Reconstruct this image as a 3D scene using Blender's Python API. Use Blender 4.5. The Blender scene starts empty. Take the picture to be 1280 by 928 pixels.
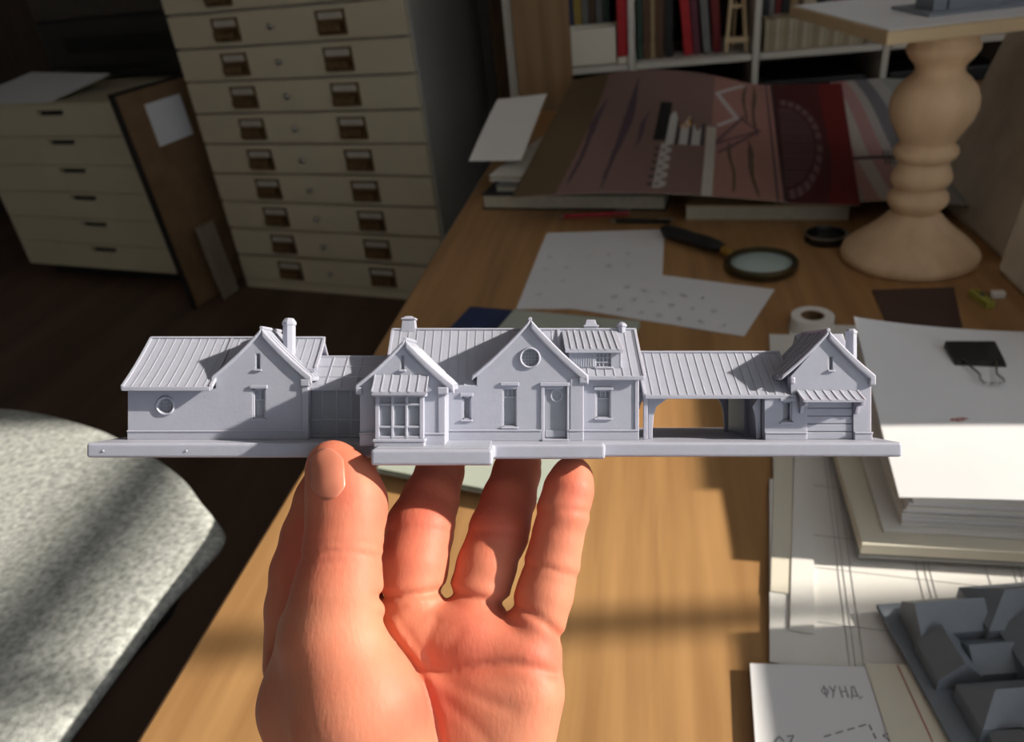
import bpy, bmesh, math, random
import numpy as np
from mathutils import Vector, Matrix
from mathutils.geometry import tessellate_polygon
random.seed(7)
PI = math.pi
S = bpy.context.scene
C = S.collection
# ------------------------------------------------------------------ camera
FPX = 950.0
TH, RO, PS = math.radians(30.3), math.radians(6.7), math.radians(12)
CAMH, DESK = 1.25, 0.75
_R = Matrix.Rotation(PS, 3, 'Z')
_u0 = Vector((0, math.sin(TH), math.cos(TH)))
_r0 = Vector((1, 0, 0))
AX = _R @ (_r0 * math.cos(RO) - _u0 * math.sin(RO))
AU = _R @ (_r0 * math.sin(RO) + _u0 * math.cos(RO))
AF = _R @ Vector((0, math.cos(TH), -math.sin(TH)))
CAM = Vector((0, 0, CAMH))
cd = bpy.data.cameras.new('camera')
cd.sensor_width = 36.0
cd.lens = FPX / 1280 * 36
cd.clip_start = 0.01
cd.dof.use_dof = True
cd.dof.focus_distance = 0.238
cd.dof.aperture_fstop = 18.0
cam = bpy.data.objects.new('camera', cd)
C.objects.link(cam)
cam.matrix_world = Matrix.Translation(CAM) @ Matrix((AX, AU, -AF)).transposed().to_4x4()
S.camera = cam
# ------------------------------------------------------------------ world, sun, exposure
w = bpy.data.worlds.new('World'); S.world = w; w.use_nodes = True
bg = w.node_tree.nodes['Background']
bg.inputs[0].default_value = (0.86, 0.93, 1.0, 1)
bg.inputs[1].default_value = 1.75
SUN_DIR = (AX * .87 + AU * .42 - AF * .27).normalized()
sl = bpy.data.lights.new('sun', 'SUN'); sl.energy = 9.0; sl.angle = math.radians(1.2); sl.color = (1.0, 0.92, 0.80)
so = bpy.data.objects.new('sun', sl); C.objects.link(so)
so.rotation_euler = (-SUN_DIR).to_track_quat('-Z', 'Y').to_euler()
so.location = SUN_DIR * 6
S.view_settings.view_transform = 'Standard'
S.view_settings.look = 'None'
S.view_settings.exposure = 0.10
S.view_settings.gamma = 1.0
S.view_settings.use_curve_mapping = False

# ------------------------------------------------------------------ helpers
def at(px, py, z):
    d = AF + AX * ((px - 640) / FPX) - AU * ((py - 464) / FPX)
    return CAM + d * ((z - CAMH) / d.z)

MATS = {}
def mat(name, col, rough=.6, var=.10, scale=30., bump=0., bscale=None, metal=0., sss=0., sssr=.002, stretch=None, col2=None, spec=.4, trans=0., detail=4.):
    if name in MATS: return MATS[name]
    m = bpy.data.materials.new(name); m.use_nodes = True
    nt = m.node_tree; b = nt.nodes['Principled BSDF']
    tc = nt.nodes.new('ShaderNodeTexCoord'); mp = nt.nodes.new('ShaderNodeMapping')
    nt.links.new(tc.outputs['Object'], mp.inputs[0])
    if stretch: mp.inputs['Scale'].default_value = stretch
    n = nt.nodes.new('ShaderNodeTexNoise'); n.inputs['Scale'].default_value = scale; n.inputs['Detail'].default_value = detail
    nt.links.new(mp.outputs[0], n.inputs['Vector'])
    cr = nt.nodes.new('ShaderNodeValToRGB')
    c1 = [max(0, c * (1 - var)) for c in col[:3]]
    c2 = list(col2) if col2 else [min(1, c * (1 + var)) for c in col[:3]]
    cr.color_ramp.elements[0].position = .3; cr.color_ramp.elements[1].position = .7
    cr.color_ramp.elements[0].color = (*c1, 1); cr.color_ramp.elements[1].color = (*c2, 1)
    nt.links.new(n.outputs['Fac'], cr.inputs[0]); nt.links.new(cr.outputs[0], b.inputs['Base Color'])
    b.inputs['Roughness'].default_value = rough; b.inputs['Metallic'].default_value = metal
    b.inputs['Specular IOR Level'].default_value = spec
    if trans: b.inputs['Transmission Weight'].default_value = trans
    if sss:
        b.inputs['Subsurface Weight'].default_value = sss; b.inputs['Subsurface Radius'].default_value = (1, .8, .8)
        b.inputs['Subsurface Scale'].default_value = sssr
    if bump:
        n2 = nt.nodes.new('ShaderNodeTexNoise'); n2.inputs['Scale'].default_value = bscale or scale * 4; n2.inputs['Detail'].default_value = 3
        nt.links.new(mp.outputs[0], n2.inputs['Vector'])
        bp = nt.nodes.new('ShaderNodeBump'); bp.inputs['Strength'].default_value = bump; bp.inputs['Distance'].default_value = .002
        nt.links.new(n2.outputs['Fac'], bp.inputs['Height']); nt.links.new(bp.outputs[0], b.inputs['Normal'])
    MATS[name] = m
    return m

def mat_print(name, rough=.6, spec=.3):
    """material that shows the colours printed on a sheet (colour attribute 'print')"""
    if name in MATS: return MATS[name]
    m = bpy.data.materials.new(name); m.use_nodes = True
    nt = m.node_tree; b = nt.nodes['Principled BSDF']
    a = nt.nodes.new('ShaderNodeAttribute'); a.attribute_name = 'print'
    nt.links.new(a.outputs['Color'], b.inputs['Base Color'])
    b.inputs['Roughness'].default_value = rough; b.inputs['Specular IOR Level'].default_value = spec
    MATS[name] = m
    return m

class MB:
    def __init__(s): s.v = []; s.f = []
    def add(s, vs, fs):
        o = len(s.v); s.v += [tuple(p) for p in vs]; s.f += [tuple(i + o for i in f) for f in fs]; return s
    def box(s, x0, x1, y0, y1, z0, z1, M=None):
        vs = [Vector((x, y, z)) for z in (z0, z1) for y in (y0, y1) for x in (x0, x1)]
        if M is not None: vs = [M @ p for p in vs]
        return s.add(vs, [(0, 2, 3, 1), (4, 5, 7, 6), (0, 1, 5, 4), (2, 6, 7, 3), (0, 4, 6, 2), (1, 3, 7, 5)])
    def frustum(s, x0, x1, y0, y1, z0, z1, k):
        cx, cy = (x0 + x1) / 2, (y0 + y1) / 2
        vs = [(x, y, z0) for y in (y0, y1) for x in (x0, x1)] + [(cx + (x - cx) * k, cy + (y - cy) * k, z1) for y in (y0, y1) for x in (x0, x1)]
        return s.add(vs, [(0, 2, 3, 1), (4, 5, 7, 6), (0, 1, 5, 4), (2, 6, 7, 3), (0, 4, 6, 2), (1, 3, 7, 5)])
    def extr(s, poly, fn, a, b):
        """closed prism: fn(u, v, w) places 2-D polygon points at w = a and w = b"""
        n = len(poly)
        vs = [fn(u, v, a) for u, v in poly] + [fn(u, v, b) for u, v in poly]
        return s.add(vs, [tuple(range(n)), tuple(range(2 * n - 1, n - 1, -1))] + [(i, (i + 1) % n, n + (i + 1) % n, n + i) for i in range(n)])
    def strip(s, prof, x0, x1, th):
        """curved strip: prof is a list of (y, z), extruded x0..x1 with thickness th downwards, quads only"""
        n = len(prof)
        vs = []
        for x in (x0, x1):
            vs += [(x, y, z) for y, z in prof] + [(x, y, z - th) for y, z in prof]
        fs = []
        for i in range(n - 1):
            a, b, c, d = i, i + 1, n + i, n + i + 1; o = 2 * n
            fs += [(a, b, b + o, a + o), (c, c + o, d + o, d), (a, c, d, b), (a + o, b + o, d + o, c + o)]
        o = 2 * n
        fs += [(0, o, o + n, n), (n - 1, 2 * n - 1, o + 2 * n - 1, o + n - 1)]
        return s.add(vs, fs)
    def tube(s, pts, r, n=8, cap=True):
        pts = [Vector(p) for p in pts]; rs = r if isinstance(r, (list, tuple)) else [r] * len(pts)
        vs = []; prev = None
        for i, p in enumerate(pts):
            t = (pts[min(i + 1, len(pts) - 1)] - pts[max(i - 1, 0)]).normalized()
            if prev is None:
                prev = t.cross(Vector((0, 0, 1)))
                if prev.length < .1: prev = t.cross(Vector((1, 0, 0)))
            a = (prev - t * prev.dot(t)).normalized(); b = t.cross(a); prev = a
            vs += [p + (a * math.cos(2 * PI * k / n) + b * math.sin(2 * PI * k / n)) * rs[i] for k in range(n)]
        fs = [(i * n + k, i * n + (k + 1) % n, (i + 1) * n + (k + 1) % n, (i + 1) * n + k) for i in range(len(pts) - 1) for k in range(n)]
        if cap: fs += [tuple(range(n)), tuple(range(len(vs) - 1, len(vs) - n - 1, -1))]
        return s.add(vs, fs)
    def lathe(s, prof, n=40, c=(0, 0, 0), M=None):
        vs = []
        for r, z in prof:
            for k in range(n):
                p = Vector((r * math.cos(2 * PI * k / n), r * math.sin(2 * PI * k / n), z))
                if M is not None: p = M @ p
                vs.append(p + Vector(c))
        m = len(prof)
        fs = [(i * n + k, i * n + (k + 1) % n, (i + 1) * n + (k + 1) % n, (i + 1) * n + k) for i in range(m - 1) for k in range(n)]
        fs += [tuple(range(n)), tuple(range(m * n - 1, (m - 1) * n - 1, -1))]
        return s.add(vs, fs)
    def ringlathe(s, prof, n=40, c=(0, 0, 0), M=None):
        """closed profile loop (r, z) spun around: a ring"""
        vs = []
        for r, z in prof:
            for k in range(n):
                p = Vector((r * math.cos(2 * PI * k / n), r * math.sin(2 * PI * k / n), z))
                if M is not None: p = M @ p
                vs.append(p + Vector(c))
        m = len(prof)
        return s.add(vs, [(i * n + k, i * n + (k + 1) % n, ((i + 1) % m) * n + (k + 1) % n, ((i + 1) % m) * n + k) for i in range(m) for k in range(n)])
    def sheet(s, fn, nu, nv, th):
        vs = [Vector(fn(i / nu, j / nv)) for j in range(nv + 1) for i in range(nu + 1)]
        N = len(vs); W = nu + 1
        vs += [p - Vector((0, 0, th)) for p in vs]
        fs = []
        for j in range(nv):
            for i in range(nu):
                a = j * W + i
                fs += [(a, a + 1, a + W + 1, a + W), (N + a, N + a + W, N + a + W + 1, N + a + 1)]
        for i in range(nu):
            fs += [(i, N + i, N + i + 1, i + 1)]
            a = nv * W + i; fs += [(a, a + 1, N + a + 1, N + a)]
        for j in range(nv):
            a = j * W; fs += [(a, a + W, N + a + W, N + a)]
            a = j * W + nu; fs += [(a, N + a, N + a + W, a + W)]
        return s.add(vs, fs)
    def wall(s, poly, holes, y, th, hd):
        """wall in the xz plane, front at y, with recesses of depth hd"""
        loops = [poly] + holes
        pts = [Vector((u, v, 0)) for l in loops for u, v in l]
        tris = tessellate_polygon([[Vector((u, v, 0)) for u, v in l] for l in loops])
        base = len(s.v)
        s.v += [(p.x, y, p.y) for p in pts]
        s.f += [tuple(base + i for i in t) for t in tris]
        n = len(poly)
        ob = len(s.v); s.v += [(u, y + th, v) for u, v in poly]
        s.f += [(base + i, base + (i + 1) % n, ob + (i + 1) % n, ob + i) for i in range(n)]
        s.f += [tuple(ob + i for i in range(n))]
        o = base + n
        for h in holes:
            k = len(h); hb = len(s.v); s.v += [(u, y + hd, v) for u, v in h]
            s.f += [(o + i, hb + i, hb + (i + 1) % k, o + (i + 1) % k) for i in range(k)]
            s.f += [tuple(hb + i for i in range(k))]
            o += k
        return s
    def build(s, name, m, parent=None, smooth=False, bevel=0, seg=2, scale=1., M=None, angle=None, recalc=True):
        me = bpy.data.meshes.new(name)
        vs = [tuple(Vector(p) * scale) for p in s.v]
        if M is not None: vs = [tuple(M @ Vector(p)) for p in vs]
        me.from_pydata(vs, [], s.f); me.update()
        if recalc:
            bm = bmesh.new(); bm.from_mesh(me); bmesh.ops.remove_doubles(bm, verts=bm.verts, dist=1e-7)
            bmesh.ops.recalc_face_normals(bm, faces=bm.faces); bm.to_mesh(me); bm.free()
        me.materials.append(m)
        if smooth:
            me.polygons.foreach_set('use_smooth', [True] * len(me.polygons))
            if angle: me.set_sharp_from_angle(angle=math.radians(angle))
        o = bpy.data.objects.new(name, me); C.objects.link(o)
        if parent: o.parent = parent
        if bevel:
            b = o.modifiers.new('bevel', 'BEVEL'); b.width = bevel; b.segments = seg; b.limit_method = 'ANGLE'; b.angle_limit = math.radians(40)
        return o

def tag(o, label, cat, group=None, kind=None):
    o['label'] = label; o['category'] = cat
    if group: o['group'] = group
    if kind: o['kind'] = kind
    return o
def empty(name, loc=(0, 0, 0), rz=0., M=None):
    o = bpy.data.objects.new(name, None); C.objects.link(o); o.empty_display_size = .02
    if M is not None: o.matrix_world = M
    else: o.location = loc; o.rotation_euler = (0, 0, rz)
    return o
def struct(o): o['kind'] = 'structure'; return o
def copy_part(o, parent, loc=None):
    c = o.copy(); C.objects.link(c); c.parent = parent
    if loc is not None: c.location = loc
    return c
def circ(cx, cz, r, n=24): return [(cx + r * math.cos(2 * PI * k / n), cz + r * math.sin(2 * PI * k / n)) for k in range(n)]
def rect(x0, x1, z0, z1): return [(x0, z0), (x1, z0), (x1, z1), (x0, z1)]

def text_mesh(body, size, name, m, parent, M, depth=0.0002):
    cu = bpy.data.curves.new('lettering', 'FONT'); cu.body = body; cu.size = size; cu.extrude = depth
    cu.align_x = 'CENTER'; cu.align_y = 'CENTER'
    t = bpy.data.objects.new('lettering', cu); C.objects.link(t)
    bpy.context.view_layer.update()
    me = bpy.data.meshes.new_from_object(t.evaluated_get(bpy.context.evaluated_depsgraph_get()))
    bpy.data.objects.remove(t)
    me.materials.clear(); me.materials.append(m)
    o = bpy.data.objects.new(name, me); C.objects.link(o); o.parent = parent
    o.matrix_local = M
    return o

# ------------------------------------------------------------------ materials
M_plaster = mat('plaster_wall', (.78, .75, .69), .9, .05, 4)
M_floor = mat('dark_floor_boards', (.10, .06, .042), .55, .35, 6, stretch=(1, .12, 1))
M_white = mat('white_paint', (.62, .59, .53), .5, .04, 8)
M_oak = mat('oak_desk', (.375, .195, .075), .42, .16, 5, bump=.06, bscale=30, stretch=(9, .55, 1), col2=(.47, .262, .108), spec=.4)
M_cream = mat('cream_enamel', (.58, .51, .365), .45, .04, 5)
M_cream2 = mat('cream_laminate', (.58, .52, .37), .4, .04, 5)
M_black = mat('black_plastic', (.012, .012, .013), .45, .2, 20)
M_brass = mat('aged_brass', (.16, .10, .05), .45, .3, 60, metal=.6)
M_dark = mat('dark_metal', (.03, .028, .026), .4, .2, 40, metal=.5)
M_steel = mat('steel', (.45, .45, .44), .3, .1, 60, metal=1.)
M_paper = mat('white_paper', (.80, .78, .74), .75, .02, 12)
M_paper_cool = mat('cool_white_paper', (.78, .78, .80), .75, .02, 12)
M_paper_cream = mat('cream_paper', (.74, .69, .57), .75, .03, 12)
M_ink = mat('pencil_ink', (.10, .10, .12), .8, .1, 50)
M_ink_grey = mat('grey_pencil', (.36, .36, .38), .8, .1, 50)
M_ink_red = mat('red_ink', (.50, .10, .07), .8, .1, 50)
M_board = mat('brown_hardboard', (.21, .125, .065), .75, .15, 10)
M_boardedge = mat('dark_tape', (.02, .017, .015), .6, .2, 30)
M_candle = mat('turned_beech', (.76, .53, .315), .55, .07, 7, stretch=(6, 6, 1), col2=(.82, .59, .37))
M_ply = mat('pale_plywood', (.60, .46, .28), .6, .08, 9)
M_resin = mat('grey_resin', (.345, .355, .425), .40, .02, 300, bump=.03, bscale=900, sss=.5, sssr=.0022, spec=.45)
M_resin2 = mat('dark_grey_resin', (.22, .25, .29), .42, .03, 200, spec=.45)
M_pane_shade = mat('shaded_resin_pane', (.25, .26, .305), .35, .02, 300)  # same resin as the walls, recess shade put into a darker colour
M_felt = mat('pale_grey_felt', (.36, .38, .36), .95, .30, 150, bump=.35, bscale=500, col2=(.56, .58, .55), spec=.1, detail=3)
M_shell = mat('black_shell', (.015, .015, .016), .6, .2, 20)
M_stone = mat('rough_plaster_stone', (.70, .62, .51), .95, .12, 14, bump=.5, bscale=60)
M_stone2 = mat('pale_plaster_stone', (.80, .74, .63), .95, .10, 14, bump=.5, bscale=60)

# ------------------------------------------------------------------ room shell
struct(MB().box(-4.5, 1.9, -2.5, 4.35, -.1, 0).build('floor', M_floor))
struct(MB().box(-4.5, 1.9, 4.2, 4.35, 0, 2.7).build('wall_back', M_plaster))
struct(MB().box(-4.65, -4.5, -2.5, 4.35, 0, 2.7).build('wall_left', M_plaster))
struct(MB().box(-4.65, 1.9, -2.5, 4.35, 2.7, 2.8).build('ceiling', mat('ceiling_white', (.84, .82, .78), .9, .03, 3)))
struct(MB().box(-4.65, .5, -2.65, -2.5, 0, 2.7).build('wall_front', M_plaster))
WX = 1.60            # inner face of the window wall
WY0, WY1, WZ0, WZ1 = -1.6, 1.17, .95, 2.45
struct(MB().box(WX, WX + .3, -2.5, WY0, 0, 2.7).box(WX, WX + .3, WY1, 4.2, 0, 2.7)
       .box(WX, WX + .3, WY0, WY1, 0, WZ0).box(WX, WX + .3, WY0, WY1, WZ1, 2.7).build('wall_right', M_plaster))
win = struct(empty('window_1', (WX + .1, 0, 0)))
MB().box(0, .06, WY0, WY0 + .06, WZ0, WZ1).box(0, .06, WY1 - .06, WY1, WZ0, WZ1).box(0, .06, WY0, WY1, WZ0, WZ0 + .06).box(0, .06, WY0, WY1, WZ1 - .06, WZ1).build('window_frame', M_white, win)
MB().box(.005, .055, WY0 + .06, WY1 - .06, 1.742, 1.782).build('transom', M_white, win)
for y, hw in ((-.80, .03), (-.36, .03), (.66, .011)):
    MB().box(.005, .055, y - hw, y + hw, WZ0 + .06, WZ1 - .06).build('mullion', M_white, win)
MB().box(-.16, 0, WY0 - .03, WY1 + .03, WZ0 - .03, WZ0).build('window_sill', M_white, win)
mg = bpy.data.materials.new('window_glass'); mg.use_nodes = True
nt = mg.node_tree; nt.nodes.clear()
o_ = nt.nodes.new('ShaderNodeOutputMaterial'); mx = nt.nodes.new('ShaderNodeMixShader'); tr = nt.nodes.new('ShaderNodeBsdfTransparent'); gl = nt.nodes.new('ShaderNodeBsdfGlossy')
gl.inputs['Roughness'].default_value = .02; mx.inputs[0].default_value = .05
nt.links.new(tr.outputs[0], mx.inputs[1]); nt.links.new(gl.outputs[0], mx.inputs[2]); nt.links.new(mx.outputs[0], o_.inputs[0])
for a, b in ((WY0 + .06, -.83), (-.77, -.39), (-.33, .649), (.671, WY1 - .06)):
    for z0, z1 in ((WZ0 + .06, 1.742), (1.782, WZ1 - .06)):
        MB().box(.028, .032, a, b, z0, z1).build('pane', mg, win)

# ------------------------------------------------------------------ desk
dk = empty('desk', (.5, 1.05, 0))
tag(dk, 'long oak desk with a warm brown wooden top covered in papers', 'desk')
MB().box(-.885, 1.0, -1.35, 1.33, DESK - .035, DESK).build('desk_top', M_oak, dk, bevel=.004)
for sx in (-.80, .92):
    for sy in (-1.27, 1.25):
        MB().box(sx - .03, sx + .03, sy - .03, sy + .03, 0, DESK - .035).build('leg', M_oak, dk, bevel=.003)
for yy in (-1.27, 1.225): MB().box(-.80, .92, yy, yy + .025, DESK - .115, DESK - .035).build("apron", M_oak, dk)

# ------------------------------------------------------------------ felt armchair (left)
ch = empty('felt_chair', (-.85, .40, 0))
tag(ch, 'pale grey felt chair with a broad rounded seat beside the desk', 'chair')
out = [(-.50, .05), (-.492, .2), (-.487, .322), (-.480, .465), (-.473, .508), (-.4655, .548), (-.4645, .563), (-.470, .576), (-.49, .596), (-.529, .629), (-.57, .666), (-.627, .705), (-.698, .743), (-.77, .776), (-.873, .81), (-.969, .827),
       (-1.06, .822), (-1.14, .79), (-1.20, .72), (-1.23, .58), (-1.235, .4), (-1.23, .2), (-1.20, .08), (-1.10, .01), (-.85, -.01), (-.60, -.005), (-.53, .01)]
out = [(x + .85, y - .40) for x, y in out]
def smooth_loop(pts, k=4):
    r = []; m_ = len(pts)
    for i in range(m_):
        p0, p1, p2, p3 = [Vector(pts[(i + j) % m_]) for j in (-1, 0, 1, 2)]
        for q in range(k):
            t = q / k
            p = .5 * (2 * p1 + (p2 - p0) * t + (2 * p0 - 5 * p1 + 4 * p2 - p3) * t * t + (3 * p1 - p0 - 3 * p2 + p3) * t ** 3)
            r.append((p.x, p.y))
    return r
out = smooth_loop(out)
SH = .70
rings = [(.93, -.020), (.97, -.017), (.990, -.011), (1.0, -.004), (.994, .0), (.95, .004), (.85, .008), (.6, .012), (.3, .014)]
cx, cy = 0., .02
vs = []
for k, dz in rings: vs += [(cx + (x - cx) * k, cy + (y - cy) * k, SH + dz) for x, y in out]
n = len(out)
vs.append((cx, cy, SH + .0145))
fs = [(i * n + j, i * n + (j + 1) % n, (i + 1) * n + (j + 1) % n, (i + 1) * n + j) for i in range(len(rings) - 1) for j in range(n)]
fs += [((len(rings) - 1) * n + j, (len(rings) - 1) * n + (j + 1) % n, len(vs) - 1) for j in range(n)] + [tuple(range(n))]
MB().add(vs, fs).build('seat', M_felt, ch, smooth=True, angle=60)
vs = []
for k, z in ((.91, SH - .0205), (.80, SH - .09), (.45, SH - .12)): vs += [(cx + (x - cx) * k, cy + (y - cy) * k, z) for x, y in out]
fs = [(i * n + j, i * n + (j + 1) % n, (i + 1) * n + (j + 1) % n, (i + 1) * n + j) for i in range(2) for j in range(n)] + [tuple(range(n)), tuple(range(2 * n, 3 * n))]
MB().add(vs, fs).build('seat_shell', M_shell, ch, smooth=True, angle=40)
MB().lathe([(.03, .06), (.03, .585)], 16).build('post', M_dark, ch)
for k in range(5):
    a = 2 * PI * k / 5
    MB().tube([(0, 0, .07), (.32 * math.cos(a), .32 * math.sin(a), .022)], [.025, .018], 8).build('leg', M_dark, ch)

# ------------------------------------------------------------------ flat file cabinet
A = Vector((-1.745, 2.844, 0)); rz = math.radians(-13.2)
ff = empty('drawer_cabinet', A, rz)
tag(ff, 'tall cream steel drawer cabinet with brass label holders on every drawer', 'cabinet')
FW, FD = 1.01, .58
zl = [.155 + .1165 * i for i in range(12)]
MB().box(0, FW, .02, FD, .0, zl[-1] + .03).build('body', mat('grey_enamel', (.36, .35, .32), .5, .04, 5), ff, bevel=.004)
dr = MB().box(.006, FW - .006, -.004, .02, .003, .1125).build('drawer', M_cream, None, bevel=.003); C.objects.unlink(dr)
hold = MB().box(-.057, .057, -.006, -.004, .0, .078).box(-.057, .057, -.011, -.004, .0, .005).box(-.057, .057, -.011, -.004, .073, .078).box(-.057, -.051, -.011, -.004, .005, .073).box(.051, .057, -.011, -.004, .005, .073)
hp = [(-.004, .042), (-.018, .040), (-.028, .030), (-.030, .012), (-.024, .010), (-.022, .028), (-.012, .036), (-.004, .037)]
hold.extr(hp, lambda u, v, w_: (w_, u, v), -.046, .046)
hold = hold.build('label_holder', M_brass, None); C.objects.unlink(hold)
card = MB().box(-.050, .050, -.0085, -.006, .050, .071).build('card', mat('label_card', (.50, .46, .38), .7, .05, 20), None); C.objects.unlink(card)
knob = MB().lathe([(.004, 0), (.004, .010), (.010, .014), (.011, .020), (.006, .024), (.0005, .025)], 12, M=Matrix.Rotation(PI / 2, 3, 'X')).build('knob', M_steel, None, smooth=True, angle=40); C.objects.unlink(knob)
for i in range(12):
    z = zl[i - 1] if i else .0
    d_ = copy_part(dr, ff, (0, 0, z + (.036 if i == 0 else 0)))
    if i == 0:
        MB().box(.006, FW - .006, .0, .02, 0, .036).build('plinth', M_cream, ff)
    for hx in (.27, .72):
        copy_part(hold, d_, (hx, 0, .018)); copy_part(card, d_, (hx, 0, .018))
    copy_part(knob, d_, (.475, -.004, .060))

# ------------------------------------------------------------------ low drawer unit on the left
B0 = Vector((-2.985, 3.065, 0)); rz2 = math.atan2(-.245, 1.06)
al = empty('drawer_unit', B0, rz2)
tag(al, 'low cream drawer unit with six drawers and slot pulls', 'drawer unit')
AW, AD, AH = 1.09, .86, .80
MB().box(0, AW, .02, AD, .06, AH).build('body', M_cream2, al, bevel=.003)
MB().box(.08, AW - .08, .06, AD - .03, 0, .06).build('plinth', M_black, al)
for i in range(6):
    z0 = .065 + i * .1215; z1 = z0 + .118; c = AW / 2
    hole = [(c - .07, z1 - .034), (c + .07, z1 - .034), (c + .085, z1 - .012), (c - .085, z1 - .012)]
    d_ = MB().wall(rect(.003, AW - .003, z0, z1), [hole], 0, .02, .0195).build('drawer', M_cream2, al)
    MB().box(c - .07, c + .07, .012, .0194, z1 - .033, z1 - .013).build('slot', M_black, d_)  # black insert paints the dark inside of the pull recess

# brown board leaning against the drawer unit, with a label
bd = empty('portfolio_board', (-1.885, 2.63, 0), math.radians(-10))
tag(bd, 'brown hardboard portfolio standing between the two drawer cabinets', 'board')
Mx = Matrix.Rotation(math.radians(-3), 4, 'Y')
MB().box(0, .012, 0, .62, 0, .86, Mx).build('panel', M_board, bd)
MB().box(-.004, .016, -.008, .006, 0, .862, Mx).box(-.004, .016, -.008, .62, .855, .866, Mx).build('edge_tape', M_boardedge, bd)
MB().box(.012, .0145, .13, .33, .64, .80, Mx).build('label_sheet', M_paper_cool, bd)
sb = MB().box(0, .018, 0, .10, 0, .32, Matrix.Rotation(math.radians(-5), 4, 'Y')).build('board_offcut', mat('grey_board', (.22, .18, .13), .8, .1, 12), None, bevel=.002)
sb.location = (-1.785, 2.70, 0.003); sb.rotation_euler = (0, 0, math.radians(-8))
tag(sb, 'short greyish board offcut standing against the drawer cabinet', 'board')

# black printer on the low drawer unit, sheet of paper before it
pr = empty('printer', B0 + Vector((.50, .0, AH + .0005)), rz2)
tag(pr, 'large black printer standing on the low drawer unit', 'printer')
MB().box(-.62, .50, .50, .76, .012, .27).build('body', M_black, pr, bevel=.02, seg=3)
MB().box(-.56, .40, .44, .52, .012, .05).build('tray', M_black, pr, bevel=.006)
MB().box(-.62, .50, .51, .76, .27, .40).build('lid', mat('dark_grey_plastic', (.05, .042, .035), .5, .1, 15), pr, bevel=.01)
MB().box(-.45, .30, .492, .502, .12, .19).build('output_slot', mat('slot_black', (.004, .004, .004), .7, .1, 10), pr)
for x in (-.55, .42):
    for y in (.54, .72): MB().lathe([(.018, 0), (.018, .014)], 12, (x, y, 0)).build('foot', M_black, pr)
zs_ = AH + .003
pc_ = [at(-60, 132, zs_), at(62, 128, zs_), at(138, 92, zs_ + .055), at(40, 90, zs_ + .06)]
po_ = sum(pc_, Vector()) / 4
def pf_(u, v):
    p = pc_[0] * (1 - u) * (1 - v) + pc_[1] * u * (1 - v) + pc_[2] * u * v + pc_[3] * (1 - u) * v
    return p - po_
sheetp = MB().sheet(pf_, 8, 6, .0012).build('paper_sheet', M_paper_cool, None, smooth=True, angle=60); sheetp.location = po_
tag(sheetp, 'loose pale sheet of paper lying before the black printer', 'paper')
wr = empty('wardrobe', (-3.55, 4.19, 0)); tag(wr, 'dark brown wooden wardrobe standing behind the black printer', 'wardrobe')
MW = mat('dark_walnut', (.045, .030, .020), .6, .25, 5, stretch=(6, 6, .6))
MB().box(-.85, 1.35, -.13, 0, 0, 2.1).build('carcass', MW, wr, bevel=.004)
for x in (-.84, -.10, .62):
    d_ = MB().box(x, x + .72, -.153, -.131, .06, 2.06).build('door', MW, wr, bevel=.004)
    MB().lathe([(.012, 0), (.012, .02), (.02, .03), (.0005, .036)], 12, (x + .66, -.153, 1.0), Matrix.Rotation(PI / 2, 3, 'X')).build('knob', M_brass, d_, smooth=True, angle=40)

# ------------------------------------------------------------------ bookcase
BY = 2.45; VX = [-.403, -.046, .311, .668, 1.025]
bc = empty('bookcase', (.311, BY, 0))
tag(bc, 'white open cube bookcase behind the desk', 'bookcase')
def bx(x0, x1, y0, y1, z0, z1, name, m=M_white, p=bc): return MB().box(x0 - .311, x1 - .311, y0, y1, z0, z1).build(name, m, p, bevel=.0015)
ZS = [.0, .145, .495, .845, 1.20, 1.545]
for i, x in enumerate(VX):
    t = .019 if i in (0, 4) else .009
    bx(x - t, x + t, 0, .39, 0, 1.565, 'side_panel' if i in (0, 4) else 'divider')
for z in ZS[1:]:
    for i in range(4): bx(VX[i] + .012, VX[i + 1] - .012, 0.002, .39, z - .009 if z < 1.5 else z - .02, z + .009 if z < 1.5 else z + .02, 'shelf')
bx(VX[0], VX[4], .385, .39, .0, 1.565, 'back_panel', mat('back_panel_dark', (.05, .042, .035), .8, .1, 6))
FL = .855   # upper face of the shelf in view
COLS = {'red': (.42, .015, .02), 'dark red': (.16, .012, .014), 'navy': (.02, .035, .10), 'mustard': (.35, .24, .05), 'cream': (.52, .45, .31), 'black': (.015, .015, .016),
        'brown': (.10, .05, .025), 'grey': (.17, .17, .165), 'tan': (.34, .24, .12), 'dark green': (.03, .06, .045), 'white': (.6, .58, .52), 'plum': (.12, .03, .05)}
def book(x0, th, h, dep, cname, label, group=None, lean=0., y=BY + .04, z=FL):
    e = empty('book', (x0 + th / 2, y, z + .0005)); tag(e, label, 'book', group)
    e.rotation_euler = (0, lean, 0)
    cm = mat('cover_' + cname.replace(' ', '_'), COLS[cname], .6, .12, 25)
    MB().box(-th / 2, -th / 2 + .003, 0, dep, 0, h).box(th / 2 - .003, th / 2, 0, dep, 0, h).box(-th / 2, th / 2, -.003, .002, 0, h).build('cover', cm, e, bevel=.001)
    MB().box(-th / 2 + .003, th / 2 - .003, .002, dep - .004, .003, h - .004).build('pages', mat('page_edges', (.44, .40, .31), .85, .08, 60), e)
    return e
def row(x, spec, cell, y=BY + .06):
    for cname, th, h in spec:
        book(x, th, h, .17, cname, f'{cname} book standing upright in the {cell} of the bookcase', f'{cname} books in the {cell}', 0, y)
        x += th + .002
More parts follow.
